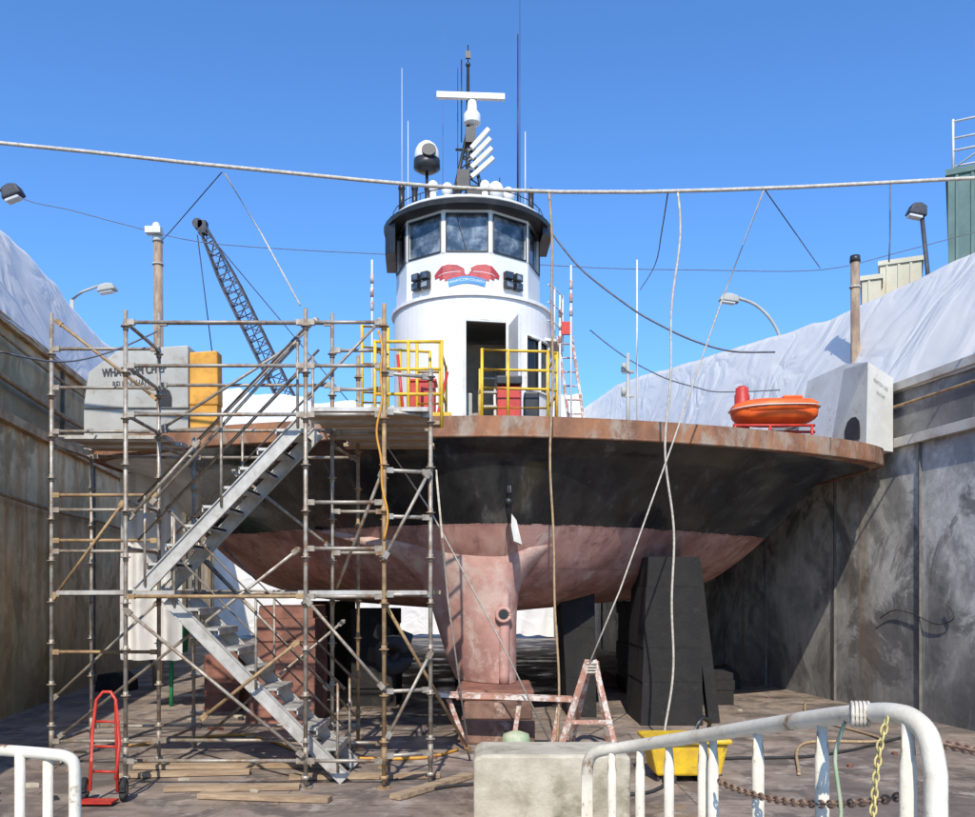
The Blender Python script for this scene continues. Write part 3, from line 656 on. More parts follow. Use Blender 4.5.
for u in(735,770,812): b.cyl(g(u,14.6),g(u,14.6)+V((0,0,.3)),.025,seg=6); b.cyl(g(u,15.2),g(u,15.2)+V((0,0,.3)),.025,seg=6)
b.cyl(g(733,14.6)+V((0,0,.3)),g(815,14.6)+V((0,0,.3)),.025,seg=6); b.cyl(g(733,15.2)+V((0,0,.3)),g(815,15.2)+V((0,0,.3)),.025,seg=6)
put('raft_cradle',b,'red',ferry)
rf=thing('rescue_boat',g(774,14.9)+V((0,0,.32)),'low orange inflatable rescue boat on a red cradle','rescue boat')
def oval(c,a,b_,z,r,n=28): return [c+V((a*math.copysign(abs(math.cos(t))**.7,math.cos(t)),b_*math.sin(t),z+.03*math.cos(t))) for t in [2*math.pi*i/n for i in range(n)]]
c=g(774,14.9)
b=MB(); b.ball(c+V((0,0,.56)),(.70,.40,.22),0,28,14,.72); put('inflated_hull',b,'orange',rf)
b=MB(); b.tube(oval(c,.62,.34,.62,.1),.11,10,0,True); put('side_tube',b,'orange',rf)
b=MB(); b.tube(oval(c,.745,.46,.62,.01),.01,6,0,True); put('grab_line',b,'offw',rf)
b=MB(); b.bx(c+V((.1,-.2,.76)),c+V((.42,.2,.82))); put('stowed_bag',b,'orange',rf,bevel=.03)
c=g(742,15.6); b=MB(); b.lathe([(.1,.0),(.13,.02),(.13,1.0),(.11,1.03),(.11,1.12),(.06,1.16)],c,16); put('red_canister',b,'red',label='red cylindrical canister standing beside the orange rescue boat',category='canister')
# ------------------------------------------------------------------ supports
G='support blocks under the ferry hull'
def crib(name,c,w,dp,h,mat,label,group,n=6,lean=0,top=1.0,deep=1.0,jit=.018):
    t=thing(name,c,label,'support block',group)
    z=0
    hs=[random.uniform(.5,1.5) for k in range(n)]; sm=sum(hs)
    for k in range(n):
        h_=h*hs[k]/sm; f0=lerp(1,top,z/h); f1=lerp(1,top,(z+h_)/h); jx=random.uniform(-jit,jit)
        w0=w*f0/2; w1=w*f1/2; d0=dp*lerp(1,deep,z/h)/2+random.uniform(-jit,jit); x0=c[0]+lean*z/h+jx; x1=c[0]+lean*(z+h_)/h+jx; zz=c[2]+z
        ww=random.uniform(-jit,jit)
        vs=[(x0-w0-ww,c[1]-d0,zz),(x0+w0+ww,c[1]-d0,zz),(x0+w0+ww,c[1]+d0,zz),(x0-w0-ww,c[1]+d0,zz),(x1-w1-ww,c[1]-d0,zz+h_-.002),(x1+w1+ww,c[1]-d0,zz+h_-.002),(x1+w1+ww,c[1]+d0,zz+h_-.002),(x1-w1-ww,c[1]+d0,zz+h_-.002)]
        b=MB(); b.add(vs,[(3,2,1,0),(4,5,6,7),(0,1,5,4),(1,2,6,5),(2,3,7,6),(3,0,4,7)]); put('timber_course',b,mat,t,bevel=.004); z+=h_
    return t
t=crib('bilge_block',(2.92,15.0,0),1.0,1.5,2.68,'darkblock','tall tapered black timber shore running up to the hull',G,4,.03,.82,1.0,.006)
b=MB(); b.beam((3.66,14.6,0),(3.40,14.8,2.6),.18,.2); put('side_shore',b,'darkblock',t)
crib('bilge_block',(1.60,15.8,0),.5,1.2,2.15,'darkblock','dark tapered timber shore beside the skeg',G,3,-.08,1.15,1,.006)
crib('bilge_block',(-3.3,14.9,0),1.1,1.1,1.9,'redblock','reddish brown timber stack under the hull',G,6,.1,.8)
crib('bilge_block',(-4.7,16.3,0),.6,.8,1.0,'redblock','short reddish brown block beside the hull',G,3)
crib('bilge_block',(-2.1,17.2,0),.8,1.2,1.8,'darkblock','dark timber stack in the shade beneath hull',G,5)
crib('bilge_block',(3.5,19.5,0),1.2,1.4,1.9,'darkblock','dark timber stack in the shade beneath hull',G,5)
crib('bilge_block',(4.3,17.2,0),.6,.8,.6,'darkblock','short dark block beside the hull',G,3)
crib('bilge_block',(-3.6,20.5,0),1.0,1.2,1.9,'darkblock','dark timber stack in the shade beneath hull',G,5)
kb=thing('keel_block',(.18,12.95,0),'brown timber keel block with red cap under skeg','support block',G)
b=MB(); b.bx((-.38,12.5,0),(.66,14.3,.34)); put('timber_base',b,'brownblock',kb,bevel=.03)
b=MB(); b.bx((-.33,12.55,.345),(.62,14.25,.58)); put('timber_middle',b,'brownblock',kb,bevel=.02)
b=MB(); b.bx((-.45,12.75,.585),(.66,14.2,.73)); put('timber_cap',b,'redblock',kb,bevel=.02)
for yy in(16.5,20.5,25):
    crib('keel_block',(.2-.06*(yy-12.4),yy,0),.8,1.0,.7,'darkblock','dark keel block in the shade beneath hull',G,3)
b=MB(); b.lathe([(.0,0),(.16,.01),(.2,.12),(.17,.24),(.05,.28)],(.38,11.95,0),14); put('mooring_float',b,'mossy',label='algae covered round float lying by the keel block',category='float')
# ------------------------------------------------------------------ scaffold
sc=thing('scaffold_tower',(-2.9,10.8,0),'tall tubular scaffold stair tower beside the ferry bow','scaffold')
def post(x,y,z1,z0=.0,mat='galv'):
    b=MB(); b.cyl((x,y,z0+.04),(x,y,z1),.024,seg=10); b.cyl((x,y,z0+.25),(x,y,z0+.45),.030,seg=10)
    b.bx((x-.07,y-.07,z0),(x+.07,y+.07,z0+.015)); b.cyl((x,y,z0+.1),(x,y,z0+.14),.05,seg=6)
    z=z0+.5
    while z<z1-.05: b.cyl((x,y,z),(x,y,z+.012),.055,seg=8); b.cyl((x,y,z-.04),(x,y,z+.05),.031,seg=8); z+=.5
    put('scaffold_post',b,mat,sc)
FR,MD,BK=9.75,10.9,12.1
A_=-3.92;B__=-1.97;C_=-1.12;D_=-.63
posts=[(A_,FR,5.18),(B__,FR,5.2),(C_,FR,5.25),(D_,9.95,4.6),(-5.28,MD,5.5),(-3.98,MD,5.5),(-1.88,MD,5.5),(-1.25,MD,5.55),(-3.95,BK,4.2),(-1.74,BK,5.3),(-5.28,BK-.1,4.3)]
for k,(x,y,z) in enumerate(posts): post(x,y,z,mat='brown' if k in(9,2,7) else 'galv')
def ledger(p,q,mat='galv',r=.021,name='ledger'):
    b=MB(); p=V(p);q=V(q); dd=(q-p).normalized(); b.cyl(p,q,r,seg=8)
    for e,s_ in((p,1),(q,-1)): b.beam(e+dd*s_*.02,e+dd*s_*.10,.045,.06)
    put(name,b,mat,sc)
for z in(.3,2.08,2.6,3.1,4.05,4.58,5.05):
    if z not in(2.6,3.1): ledger((A_,FR,z),(B__,FR,z),'galv' if z!=2.08 else 'brown')
    ledger((B__,FR,z),(C_,FR,z))
    ledger((A_,FR,z),(-3.98,MD,z)); ledger((C_,FR,z),(-1.25,MD,z))
    ledger((-5.28,MD,z+.02),(-3.98,MD,z+.02)); ledger((-1.88,MD,z),(-1.25,MD,z))
for z in(.3,2.08,4.05,4.6,5.35): ledger((-3.98,MD,z+.03),(-1.88,MD,z+.03))
for z in(.3,2.1,3.9): ledger((-5.28,MD,z),(-5.28,BK-.1,z)); ledger((-3.98,MD,z),(-3.95,BK,z)); ledger((-3.95,BK,z+.03),(-1.74,BK,z+.03)); ledger((-1.88,MD,z),(-1.74,BK,z)); ledger((-5.28,BK-.1,z+.03),(-3.95,BK,z+.03))
for z in(.35,1.05,2.1,2.95,3.45,4.08,4.5): ledger((C_,FR,z),(D_,9.95,z),'galv')
for z in (1.4,2.75,3.3): ledger((-5.28,MD,z),(-3.98,MD,z),'brown')
def brace(p,q,mat='galv'): ledger(p,q,mat,.019,'diagonal_brace')
brace(at(58,738,10.9),at(300,548,9.8)); brace((B__,9.7,.35),(A_,9.7,1.95)); brace(at(205,560,10.9),at(330,690,10.9)); brace(at(305,598,9.7),at(385,690,9.7))
brace(at(332,548,10.9),at(232,470,10.9)); brace(at(383,560,9.7),at(430,470,9.9)); brace(at(160,600,12),at(52,700,11.9)); brace(at(300,340,10.8),at(160,430,10.9)); brace(at(55,320,10.9),at(158,400,10.9),'brown')
brace(at(386,740,9.75),at(432,650,9.9)); brace(at(195,745,12.1),at(345,620,12.1)); brace(at(383,470,9.8),at(332,600,10.9))
brace(at(150,505,10.0),at(300,340,10.0)); brace(at(160,480,10.8),at(318,318,10.8)); brace(at(305,400,10.85),at(383,318,10.85)); brace(at(128,520,9.8),at(200,440,9.8)); brace(at(383,600,9.8),at(470,752,11.2),'brown')
brace(at(200,720,9.8),at(300,640,9.8),'brown'); brace(at(52,600,10.9),at(125,500,10.85),'brown')
def flight(p0,p1,wd,n,name='stair_flight',rail=1):
    fl=bpy.data.objects.new(name,None); fl.parent=sc; fl.matrix_basis=Matrix.Translation(V(p0)-sc.matrix_basis.translation); scene.collection.objects.link(fl)
    p0=V(p0);p1=V(p1); sgn=1 if p1.x>p0.x else -1
    for dy in(0,wd):
        b=MB(); e=V((0,dy,0)); b.beam(p0+e,p1+e,.03,.15); 
        dn=(p1-p0).normalized(); up_=V((-dn.z*sgn,0,abs(dn.x))).normalized()
        for s_ in(-1,1): b.beam(p0+e+up_*s_*.07-V((0,.012,0)),p1+e+up_*s_*.07-V((0,.012,0)),.05,.012)
        put('stringer',b,'alu',fl)
    for k in range(1,n):
        b=MB(); c=p0.lerp(p1,k/n)+V((0,wd/2,.105)); b.box(c,(.25,wd-.035,.03)); b.box(c+V((-.12*sgn,0,-.025)),(.014,wd-.035,.07)); b.box(c+V((.12*sgn,0,-.02)),(.01,wd-.035,.05)); put('tread',b,'alu',fl)
    for dy in(-.03,wd+.03):
        b=MB(); e=V((0,dy,0)); u=V((0,0,1))
        b.tube([p0+e+u*1.0,p1+e+u*1.0],.018,8); b.tube([p0+e+u*.58,p1+e+u*.58],.016,8)
        for t in(.04,.5,.96): q=p0.lerp(p1,t)+e; b.cyl(q,q+u*1.0,.016,seg=8)
        put('handrail',b,'galv',fl)
flight((-3.85,9.95,2.12),(-2.02,9.95,4.03),.8,9)
flight((-1.58,10.0,.05),(-3.55,10.0,2.05),.8,9)
for (x0,x1,y0,y1,z) in((-4.75,-3.5,9.85,10.85,2.1),(-1.97,-.65,9.8,10.85,2.1),(-1.97,-.65,9.8,10.85,4.1),(-1.9,-.8,10.95,12.6,4.12),(-5.2,-4.0,11.0,12.0,4.0)):
    ny=max(2,int((y1-y0)/.24))
    for k in range(ny):
        b=MB(); w_=(y1-y0)/ny; b.bx((x0+random.uniform(-.1,.05),y0+k*w_+.008,z),(x1+random.uniform(-.05,.1),y0+(k+1)*w_-.008,z+.045)); put('platform_plank',b,'plank' if k%2 else 'alu',sc)
b=MB()
for x in(-1.35,-.95,-.55): b.cyl((x,10.8,4.1),(x,10.8,5.15),.02,seg=8)
for z in(4.5,4.8,5.13): b.cyl((-1.35,10.8,z),(-.55,10.8,z),.02,seg=8)
put('safety_gate',b,'yellow',sc)
BG='boards lying on the dock floor'
for p,q in((at(135,768,10.8),at(350,764,10.9)),(at(165,790,9.6),at(300,786,9.7)),(at(290,775,10.2),at(440,770,10.3)),(at(200,797,9.3),at(330,806,9.1)),(at(120,778,10.3),at(250,770,10.5)),(at(395,800,9.2),at(470,770,10.3))):
    p.z=q.z=.035; b=MB(); b.beam(p,q,.14,.05); put('timber_sole_board',b,'plank',label='loose timber board lying under the scaffold tower',category='board',group=BG)
for k in range(46):
    x=random.uniform(-5.5,6.5); y=random.uniform(8.8,19); s_=random.uniform(.03,.09)
    b=MB(); a=random.uniform(0,3.14); rt=Matrix.Rotation(a,3,'Z')
    pts=[rt@V((s_*(1+random.random())*math.cos(t),s_*.6*math.sin(t)*(1+.4*random.random()),0))+V((x,y,.002)) for t in [i*math.pi/3 for i in range(6)]]
    b.prism(pts,(0,0,random.uniform(.015,.05))); put('debris_chip',b,random.choice(['wood','redblock','conc','rubber']),label='small scrap chip lying on the dock floor',category='debris',group='scrap chips on the dock floor')
for pts,mt,lb in(([(-1.0,9.3),(0,9.9),(1.6,9.4),(2.6,11.2),(4.3,11.6),(6.2,13.2)],'rubber','black hose snaking across the dock floor'),([(-4.9,12.3),(-3.6,13.2),(-2.2,11.6),(-.9,11.4),(-.4,12.0)],'mustard','yellow brown hose lying under the scaffold'),([(3.6,10.4),(4.4,12.5),(5.6,12.8),(5.4,15),(6.0,17)],'roped','tan rope lying loose on dock floor')):
    b=MB(); b.tube(smooth([(x,y,.022) for x,y in pts],8),.02,8); put('hose',b,mt,label=lb,category='hose')
def rowH(u,v): return V((lerp(-6.5,-5.45,u),15.9+.12*math.sin(u*14),lerp(.9,4.2,v)))
sheet('hanging_sheet',rowH,'white plastic sheet hanging beside the ferry hull',30,16,.02,6,2)
# ------------------------------------------------------------------ ropes and wires
def rope(name,pts,r,mat,label,cat_='rope',group=None,sm=False):
    b=MB(); b.tube(smooth(pts,4) if sm else pts,r,6); return put(name,b,mat,label=label,category=cat_,group=group)
D0=11.8
mp=[at(-190,120,D0)]+[at(u,v,D0) for u,v in((-60,137),(0,143),(90,152),(180,162),(270,171),(360,180),(430,186),(500,190),(560,192),(640,192),(720,190),(800,187),(880,183),(975,178),(1080,168),(1180,157))]
rope('overhead_cable',mp,.024,'rope','thick pale cable strung across the dock','cable')
rope('overhead_wire',[at(u,v,24) for u,v in((-60,160),(20,198),(70,210),(130,226),(200,242),(300,250),(400,255),(500,262),(600,268),(700,270),(820,270),(900,252),(1000,225))],.011,'wire','thin grey wire strung across the dock','cable',sm=True)
rope('overhead_wire',[at(u,v,16) for u,v in((548,228),(563,248),(580,268),(600,285),(620,300),(640,314),(660,325),(680,335),(700,343),(720,349),(740,352),(775,352))],.018,'wire','dark cable sagging from the wheelhouse to shore','cable',sm=True)
rope('overhead_wire',[at(u,v,19) for u,v in((590,330),(610,346),(630,360),(650,371),(670,380),(695,387),(720,392),(780,390))],.014,'wire','dark cable sagging from the wheelhouse to shore','cable',sm=True)
def wig(u0,v0,u1,v1,d0,d1,amp,n=40,ph=0):
    return [at(lerp(u0,u1,t)+amp*math.sin(t*9+ph)+amp*.5*math.sin(t*23),lerp(v0,v1,t),lerp(d0,d1,t)) for t in [i/n for i in range(n+1)]]
HG='ropes hanging from the overhead cable'
rope('hanging_rope',wig(549,192,557,748,11.8,11.9,2.0),.016,'roped','tan rope hanging from overhead cable to the floor',group=HG)
rope('hanging_rope',wig(674,192,668,738,11.8,11.9,4.5,60,1),.016,'rope','loosely wavy pale rope hanging to the floor',group=HG)
rope('hanging_rope',[at(764,190,11.8),at(722,300,11.8),at(672,445,11.8),at(620,590,11.8),at(590,662,11.8)],.012,'rope','pale rope slanting down to the trestle',group=HG)
rope('hanging_rope',[at(225,174,11.8),at(262,235,11.8),at(300,305,11)],.012,'rope','pale rope running down to the scaffold',group=HG)
rope('hanging_rope',[at(222,172,11.8),at(170,232,14),at(160,242,19)],.009,'wire','dark line tied to the timber pile',group=HG)
rope('hanging_rope',[at(765,190,11.8),at(820,268,16)],.009,'wire','dark line running from cable to shore',group=HG)
rope('hanging_rope',[at(668,192,11.8),at(662,230,13),at(655,265,15),at(640,290,19)],.009,'wire','dark line running from cable to light post',group=HG,sm=True)
rope('hanging_rope',[at(890,182,11.8),at(890,240,11.8),at(889,262,11.8)],.01,'wire','short dark line hanging from overhead cable',group=HG)
rope('hanging_rope',[at(356,400,10.5),at(430,510,11),at(500,640,11.5),at(553,748,11.9)],.011,'rope','pale rope stretched from scaffold to trestle',group=HG)
rope('hanging_rope',[at(436,470,10.0),at(448,600,10.8),at(470,760,11.4)],.011,'rope','pale rope stretched from scaffold to floor',group=HG)
rope('hanging_rope',wig(378,330,384,540,9.72,9.72,3),.013,'mustard','yellow rope hanging on the scaffold',group=HG)
rope('hanging_rope',[at(0,352,9.5),at(60,362,10.2),at(110,352,10.6),at(160,330,10.9)],.012,'wire','dark cable slung from wall to scaffold',group=HG,sm=True)
# ------------------------------------------------------------------ foreground things
b=MB(); b.prism([(-.13,8.35,0),(1.33,8.35,0),(1.33,8.35,.60),(1.2,8.35,.62),(-.05,8.35,.62),(-.13,8.35,.58)],(0,.75,0))
put('concrete_block',b,'conc',label='weathered concrete block with moss stains on dock floor',category='concrete block',bevel=.03)
tr=thing('timber_trestle',(1.25,11.9,0),'small red and white timber trestle with ropes tied','trestle')
for p,q in((at(588,660,11.9),at(558,748,11.6)),(at(594,660,11.9),at(617,745,11.7)),(at(590,662,12.0),at(572,735,12.7)),(at(596,662,12.0),at(608,735,12.8))):
    q.z=0.02; b=MB(); b.beam(p,q,.07,.05); put('leg',b,'redwood',tr)
b=MB(); b.beam(at(566,722,11.7),at(612,722,11.75),.05,.05); put('cross_bar',b,'redwood',tr)
b=MB()
for k in range(4): b.torus(at(591,664+k*3,11.9),.075,.014,(0,.2,1),12)
put('rope_lashing',b,'rope',tr)
tb=thing('plank_bench',(.2,11.95,0),'reddish plank laid on timber supports by keel block','bench')
b=MB(); b.beam(at(436,694,11.95),at(572,699,11.95),.22,.06); put('plank',b,'redwood',tb)
for u in(448,520,560): 
    p=at(u,698,11.95); b=MB(); b.beam(p,V((p.x+(.25 if u<500 else -.1),12.05,0.02)),.06,.06); put('support_leg',b,'redwood',tb)
yt=thing('yellow_bin',(2.23,10.3,0),'yellow plastic spill bin with dark hose standing on floor','bin')
b=MB(); b.prism([(1.88,10.0,.08),(2.6,10.0,.08),(2.67,9.95,.44),(1.8,9.95,.44)],(0,.6,0)); put('tub',b,'yellow',yt,bevel=.03)
b=MB(); b.bx((1.76,9.9,.445),(2.7,10.6,.5)); put('lid',b,'yellow',yt,bevel=.02)
for x in(1.95,2.35): b=MB(); b.bx((x,10.0,0),(x+.15,10.5,.079)); put('foot',b,'rubber',yt)
b=MB(); b.tube([(2.35,10.2,.5),(2.38,10.2,.62),(2.45,10.25,.7),(2.55,10.3,.66),(2.52,10.3,.52)],.025,8); put('hose',b,'black',yt)
ht=thing('hand_truck',(-3.88,9.05,0),'red two wheeled hand truck with black tyres','hand truck')
b=MB(); X0=-4.02
b.tube([(X0,9.1,.12),(X0-.02,9.2,.7),(X0,9.25,1.02),(X0+.06,9.27,1.1),(X0+.14,9.27,1.1),(X0+.2,9.25,1.02),(X0+.28,9.1,.1)],.018,8)
for z in(.3,.55,.8): b.cyl((X0,9.14+z*.12,z),(X0+.25,9.12+z*.12,z),.014,seg=6)
b.tube([(X0+.2,9.25,1.0),(X0+.3,9.1,.6),(X0+.3,9.0,.25)],.016,8); put('frame',b,'red',ht)
b=MB(); b.bx((X0-.05,8.9,.03),(X0+.3,9.08,.05)); put('toe_plate',b,'red',ht)
for x in(X0-.08,X0+.32):
    b=MB(); b.torus((x,9.15,.125),.09,.036,(1,.25,0),20); put('tyre',b,'rubber',ht)
    b=MB(); b.cyl((x-.03,9.14,.125),(x+.03,9.16,.125),.06,seg=14); put('rim',b,'galv',ht)
b=MB(); b.torus((-1.45,13.9,1.15),.2,.11,(0,1,.1),24,sc=1); put('rubber_fender',b,'rubber',label='black rubber tyre fender hanging under the hull',category='fender')
b=MB(); b.prism([(-6.1,16.5,1.0),(-5.6,16.5,1.0),(-5.55,16.5,1.6),(-5.8,16.5,1.75),(-6.05,16.5,1.55)],(0,.3,0)); b.cyl((-5.85,16.65,0),(-5.85,16.65,1.0),.04,seg=8); put('covered_valve',b,'green',label='green cloth covered valve on a short post',category='valve')
for u,v,d,wd,hh,mm,lb in((690,700,17.5,.9,.35,'rubber','black hose coil lying beside the dock wall'),(725,690,19.5,.7,.5,'darkblock','dark block lying beside the dock wall'),(600,690,20,.8,.3,'redblock','reddish block lying under the hull'),(110,690,19,.7,.4,'darkblock','dark block lying beside the dock wall')):
    x=(u-487.5)*d/F; b=MB()
    b.prism([(x-wd/2,d,0),(x+wd/2,d,0),(x+wd/2*.95,d,hh*.6),(x+wd*.2,d+.02,hh),(x-wd*.4,d,hh*.9)],(.05,wd*.8,0))
    put('loose_block',b,mm,label=lb,category='block',group='loose blocks on the dock floor',bevel=.03)
b=MB(); b.bx((-7,-3,0),(7,4.7,.62)); b.bx((-7.02,-3,.62),(7.02,4.62,.72)); put('walkway_platform',b,'plat',label='raised concrete walkway at the open dock end',category='platform',bevel=.02)
rr=thing('safety_railing',(1.0,3.2,.72),'white painted pipe railing with rust spots and chains','railing','pipe railings on the walkway')
e0=at(587,775,4.5)
e=at(936,775,2.33)
curve=smooth([e0,at(589,760,4.48),at(600,751,4.43),at(640,745,4.25),at(700,736,3.8),at(757,727,3.35),at(820,718,2.9),at(860,714,2.65),at(890,713,2.5),at(912,719,2.42),at(928,737,2.36),e],6)
top=[V((e0.x,e0.y,.73))]+curve+[V((e.x,e.y,z)) for z in(1.4,1.1,.73)]
b=MB(); b.tube(top,.029,14); put('top_rail',b,'railw',rr)
for u,v,d in((612,750,4.38),(640,746,4.25),(669,741,4.05),(703,736,3.78),(713,735,3.72),(758,728,3.34),(822,719,2.89),(908,719,2.42)):
    p=at(u,v,d); b=MB(); b.cyl(p,(p.x,p.y,.73),.017,seg=10); b.cyl((p.x,p.y,.722),(p.x,p.y,.74),.05,seg=12)
    b.tube([(p.x,p.y,p.z-.04),(p.x,p.y,p.z-.12),(p.x,p.y,p.z-.5),(p.x,p.y,p.z-.6)],.024,10,radii=[.017,.023,.023,.017]); put('baluster',b,'railw',rr)
rl=thing('safety_railing',(-1.7,3.2,.72),'short white painted pipe railing on the walkway','railing','pipe railings on the walkway')
cv=smooth([at(-90,744,3.3),at(0,750,3.25),at(50,754,3.2),at(67,757,3.2),at(74,764,3.2),at(75,780,3.2)],5); e=cv[-1]; top=cv+[V((e.x,e.y,1.2)),V((e.x,e.y,.73))]
b=MB(); b.tube(top,.021,12); put('top_rail',b,'railw',rl)
for u,v in((-60,747),(20,753),(48,755)):
    p=at(u,v,3.22); b=MB(); b.cyl(p,(p.x,p.y,.73),.018,seg=10); put('baluster',b,'railw',rl)
def chain(pts,mat,label,r=.006,L_=.045):
    b=MB(); P=[V(p) for p in pts]; seg=[]; tot=0
    for i in range(len(P)-1): seg.append((tot,P[i],P[i+1])); tot+=(P[i+1]-P[i]).length
    k=0;s_=0
    while s_<tot:
        for a,p,q in seg[::-1]:
            if a<=s_: break
        d=(q-p).normalized(); c=p+d*(s_-a); x,y=b.frame(d); n_=x if k%2 else y
        b.tube([c+d*math.cos(t)*L_*.62+n_*math.sin(t)*L_*.33 for t in [2*math.pi*i/10 for i in range(10)]],r,6,0,True)
        s_+=L_*.85;k+=1
    put('chain',b,mat,label=label,category='chain',group='chains hung on the railing')
chain(sag(at(936,742,2.36),at(1040,765,2.8),.0),'rchain','rusty chain stretched from the white railing',.0045,.034)
chain(sag(at(720,782,3.6),at(905,796,2.45),.05),'rchain','rusty chain sagging between the railing posts',.004,.034)
chain([at(886,722,2.45),at(880,745,2.45),at(876,775,2.45),at(874,800,2.45),at(870,850,2.45)],'paleY','faded yellow chain hanging from the white railing',.0032,.026)
rope('thin_lashing_rope',[at(845,722,2.7),at(838,742,2.7),at(835,760,2.7),at(838,785,2.7),at(841,812,2.7),at(838,840,2.7)],.006,'mossy','pale green rope hanging from the white railing',sm=True)
b=MB() 
for k in range(5): b.torus(at(868-k*4,714,2.6),.034,.005,(1,-.3,0),14)
put('rope_lashing',b,'rope',label='tan rope lashing wound around the railing',category='rope')
# ------------------------------------------------------------------ piles, lamps, crane, buildings
def pile(p_top,d,r,label,lamp=True):
    x=(p_top[0]-487.5)*d/F; z=EYE+(590-p_top[1])*d/F
    t=thing('timber_pile',(x,d,0),label,'timber pile')
    b=MB(); b.tube([(x,d,0),(x+.02,d,z*.5),(x,d,z)],r,12,radii=[r*1.2,r*1.1,r]); put('pile_shaft',b,'wood',t)
    b=MB(); b.cyl((x,d,z),(x,d,z+.12),r*1.25,r*1.1,12); put('pile_cap',b,'offw' if lamp else 'black',t)
    b=MB(); b.torus((x,d,z-.5),r*1.1,.02); put('rope_binding',b,'rope',t); return t
pile((158,242),20,.10,'tall weathered timber pile standing beside the ferry')
pile((855,262),17.8,.085,'tall weathered timber pile behind the white sheeting',False)
b=MB(); c=at(158,238,20); b.box(c+V((-.05,-.1,.12)),(.34,.2,.14)); b.ball(c+V((0,-.1,.22)),.09); put('pile_lamp',b,'offw',label='small white lamp fixed on top of timber pile',category='lamp')
def lamp(name,pole,arm,head,label,r=.07,hs=(.7,.3,.16),tilt=0):
    t=thing(name,pole[0],label,'street lamp','lamps around the dock')
    b=MB(); b.tube(pole,r,10); put('pole',b,'greyp' if 'curved' in label else 'cranem',t)
    if arm: b=MB(); b.tube(arm,r*.7,8); put('arm',b,'greyp',t)
    b=MB(); rt=Matrix.Rotation(tilt,3,'Y'); hx,hy,hz=[q/2 for q in hs]; h=V(head)
    b.prism([h+rt@V(q) for q in((-hx,-hy,-hz),(hx,-hy,-hz),(hx*.8,-hy,hz*.6),(hx*.1,-hy,hz),(-hx*.7,-hy,hz*.7))],(0,hs[1],0))
    b.box(h+rt@V((-.05*hs[0],0,-hz*1.15)),(hs[0]*.75,hs[1]*.75,hs[2]*.3),rt,1)
    put('lamp_head',b,['greyp' if 'curved' in label else 'cranem','lens'],t,bevel=.03)
d=34
q=smooth([at(782,347,d),at(778,332,d),at(768,316,d),at(754,304,d),at(738,298,d)],4); base=V((q[0].x+.3,d,0))
lamp('street_lamp',[base,q[0]],q,at(729,298,d),'grey curved arm street lamp rising behind sheeting',.09,(.75,.35,.3),R(8))
d=24; q=[at(72,300,d),at(82,292,d),at(98,286,d)]
lamp('street_lamp',[V((q[0].x-.1,d,0)),q[0]],q,at(107,288,d),'grey curved arm lamp leaning above the sheeting',.05,(.5,.3,.2),R(-10))
d=30
lamp('flood_lamp',[V((at(928,0,d).x,d,0)),at(928,275,d),at(922,218,d)],None,at(917,210,d),'dark flood lamp on a tall pole by building',.07,(.6,.4,.4),R(12))
d=15
lamp('flood_lamp',[V((at(-30,0,d).x,d,0)),at(-30,198,d),at(-25,190,d)],[at(-26,192,d),at(4,190,d)],at(12,192,d),'dark round flood lamp on arm above the wall',.04,(.34,.24,.22),R(-20))
cr_=thing('crane',(-9.5,80,0),'dark lattice boom crane far behind the dock','crane')
a=V((-9.5,80,2)); tp=at(203,228,80); dd=(tp-a); dn=dd.normalized(); x_=V((0,1,0)); y_=dn.cross(x_).normalized()
b=MB(); N=30
def cw(t): return .72 if .1<t<.85 else (.35+.37*(t/.1) if t<=.1 else .72-.42*(t-.85)/.15)
cs=[(1,1),(1,-1),(-1,-1),(-1,1)]
P=[[a+dd*(k/N)+x_*cx*cw(k/N)+y_*cy*cw(k/N) for cx,cy in cs] for k in range(N+1)]
for k in range(N):
    for c in range(4):
        b.beam(P[k][c],P[k+1][c],.15,.15); b.beam(P[k][c],P[k+1][(c+1)%4],.08,.08); b.beam(P[k][c],P[k][(c+1)%4],.08,.08)
put('boom',b,'cranem',cr_)
b=MB(); b.box(tp,(.7,.8,1.1)); b.cyl(tp+V((-.4,-.4,.3)),tp+V((-.4,.4,.3)),.45,seg=14); put('boom_head',b,'cranem',cr_)
b=MB(); b.bx((-11,78,1.2),(-4,82,4)); put('crane_house',b,'yellow',cr_,bevel=.1)
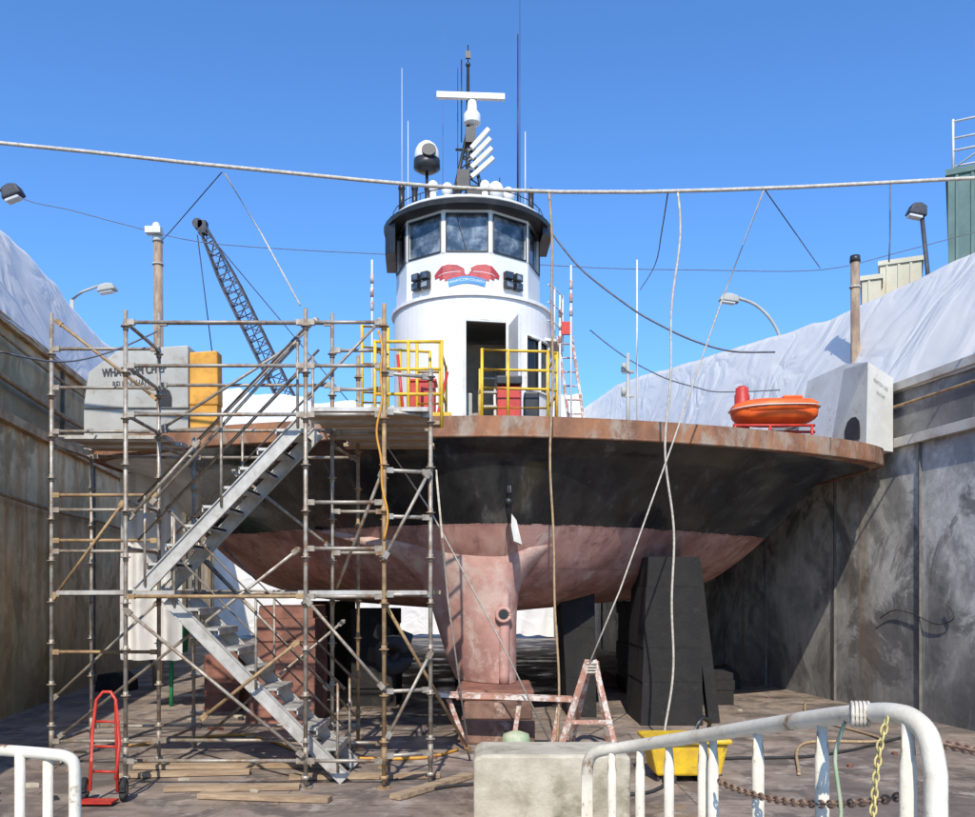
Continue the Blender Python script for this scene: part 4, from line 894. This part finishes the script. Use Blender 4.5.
b=MB(); b.bx((-12.5,78,1.2),(-11.01,79.5,4.5)); put('crane_cab',b,'yellow',cr_,bevel=.1)
for y in(77,82): b=MB(); b.bx((-12,y,0),(-5,y+1,1.2)); put('crawler_track',b,'rubber',cr_,bevel=.3)
b=MB(); b.cyl(tp,(-4,80,9),.05,seg=6); b.cyl((-4,80,9),(-5,80,4),.2,seg=8); b.cyl(tp+V((-.5,0,-.6)),tp+V((.8,0,-11)),.05,seg=6); b.cyl(tp+V((1,0,-1)),tp+V((6.5,0,-14)),.05,seg=6); put('crane_cable',b,'cranem',cr_)
def bldg(name,u0,u1,v,d,dp,mat,label):
    x0=(u0-487.5)*d/F; z=EYE+(590-v)*d/F; an=math.atan2(x0,d)
    t=thing(name,(x0,d,0),label,'building',rz=-an-R(.6)); wd=(u1-u0)*d/F*math.cos(an)*1.0
    b=MB(); b.bx((0,0,0),(wd,dp,z)); put('wall',b,mat,t,world=False)
    b=MB(); b.bx((-.1,-.1,z),(wd+.1,dp+.1,z+.25)); put('roof',b,mat,t,world=False)
    b=MB(); k=.3
    while k<wd-.15: b.bx((k,-.06,0),(k+.12,-.002,z-.02)); k+=.6
    put('wall_cladding_ribs',b,mat,t,world=False)
    return t,wd,z
t,wd,z=bldg('industrial_building',880,921,266,50,8,'beige','beige metal clad industrial building behind the sheeting')
t,wd,z=bldg('industrial_building',862,881,281,49,5,'beige','low beige clad annex beside the industrial building')
t,wd,z=bldg('industrial_shed',948,1090,176,40,12,'greenb','dark green clad industrial shed with rooftop frame')
b=MB()
for xx in(.2,1.2,2.4,3.6):
    for yy in(.3,2): b.cyl((xx,yy,z+.2),(xx,yy,z+2.6),.05,seg=6)
for zz in(1.2,2.5):
    for yy in(.3,2): b.cyl((.2,yy,z+zz),(3.6,yy,z+zz),.05,seg=6)
    b.cyl((.2,.3,z+zz),(.2,2,z+zz),.05,seg=6)
b.cyl((.2,.3,z+.4),(3.6,.3,z+2.4),.04,seg=6)
put('rooftop_frame',b,'offw',t,world=False)
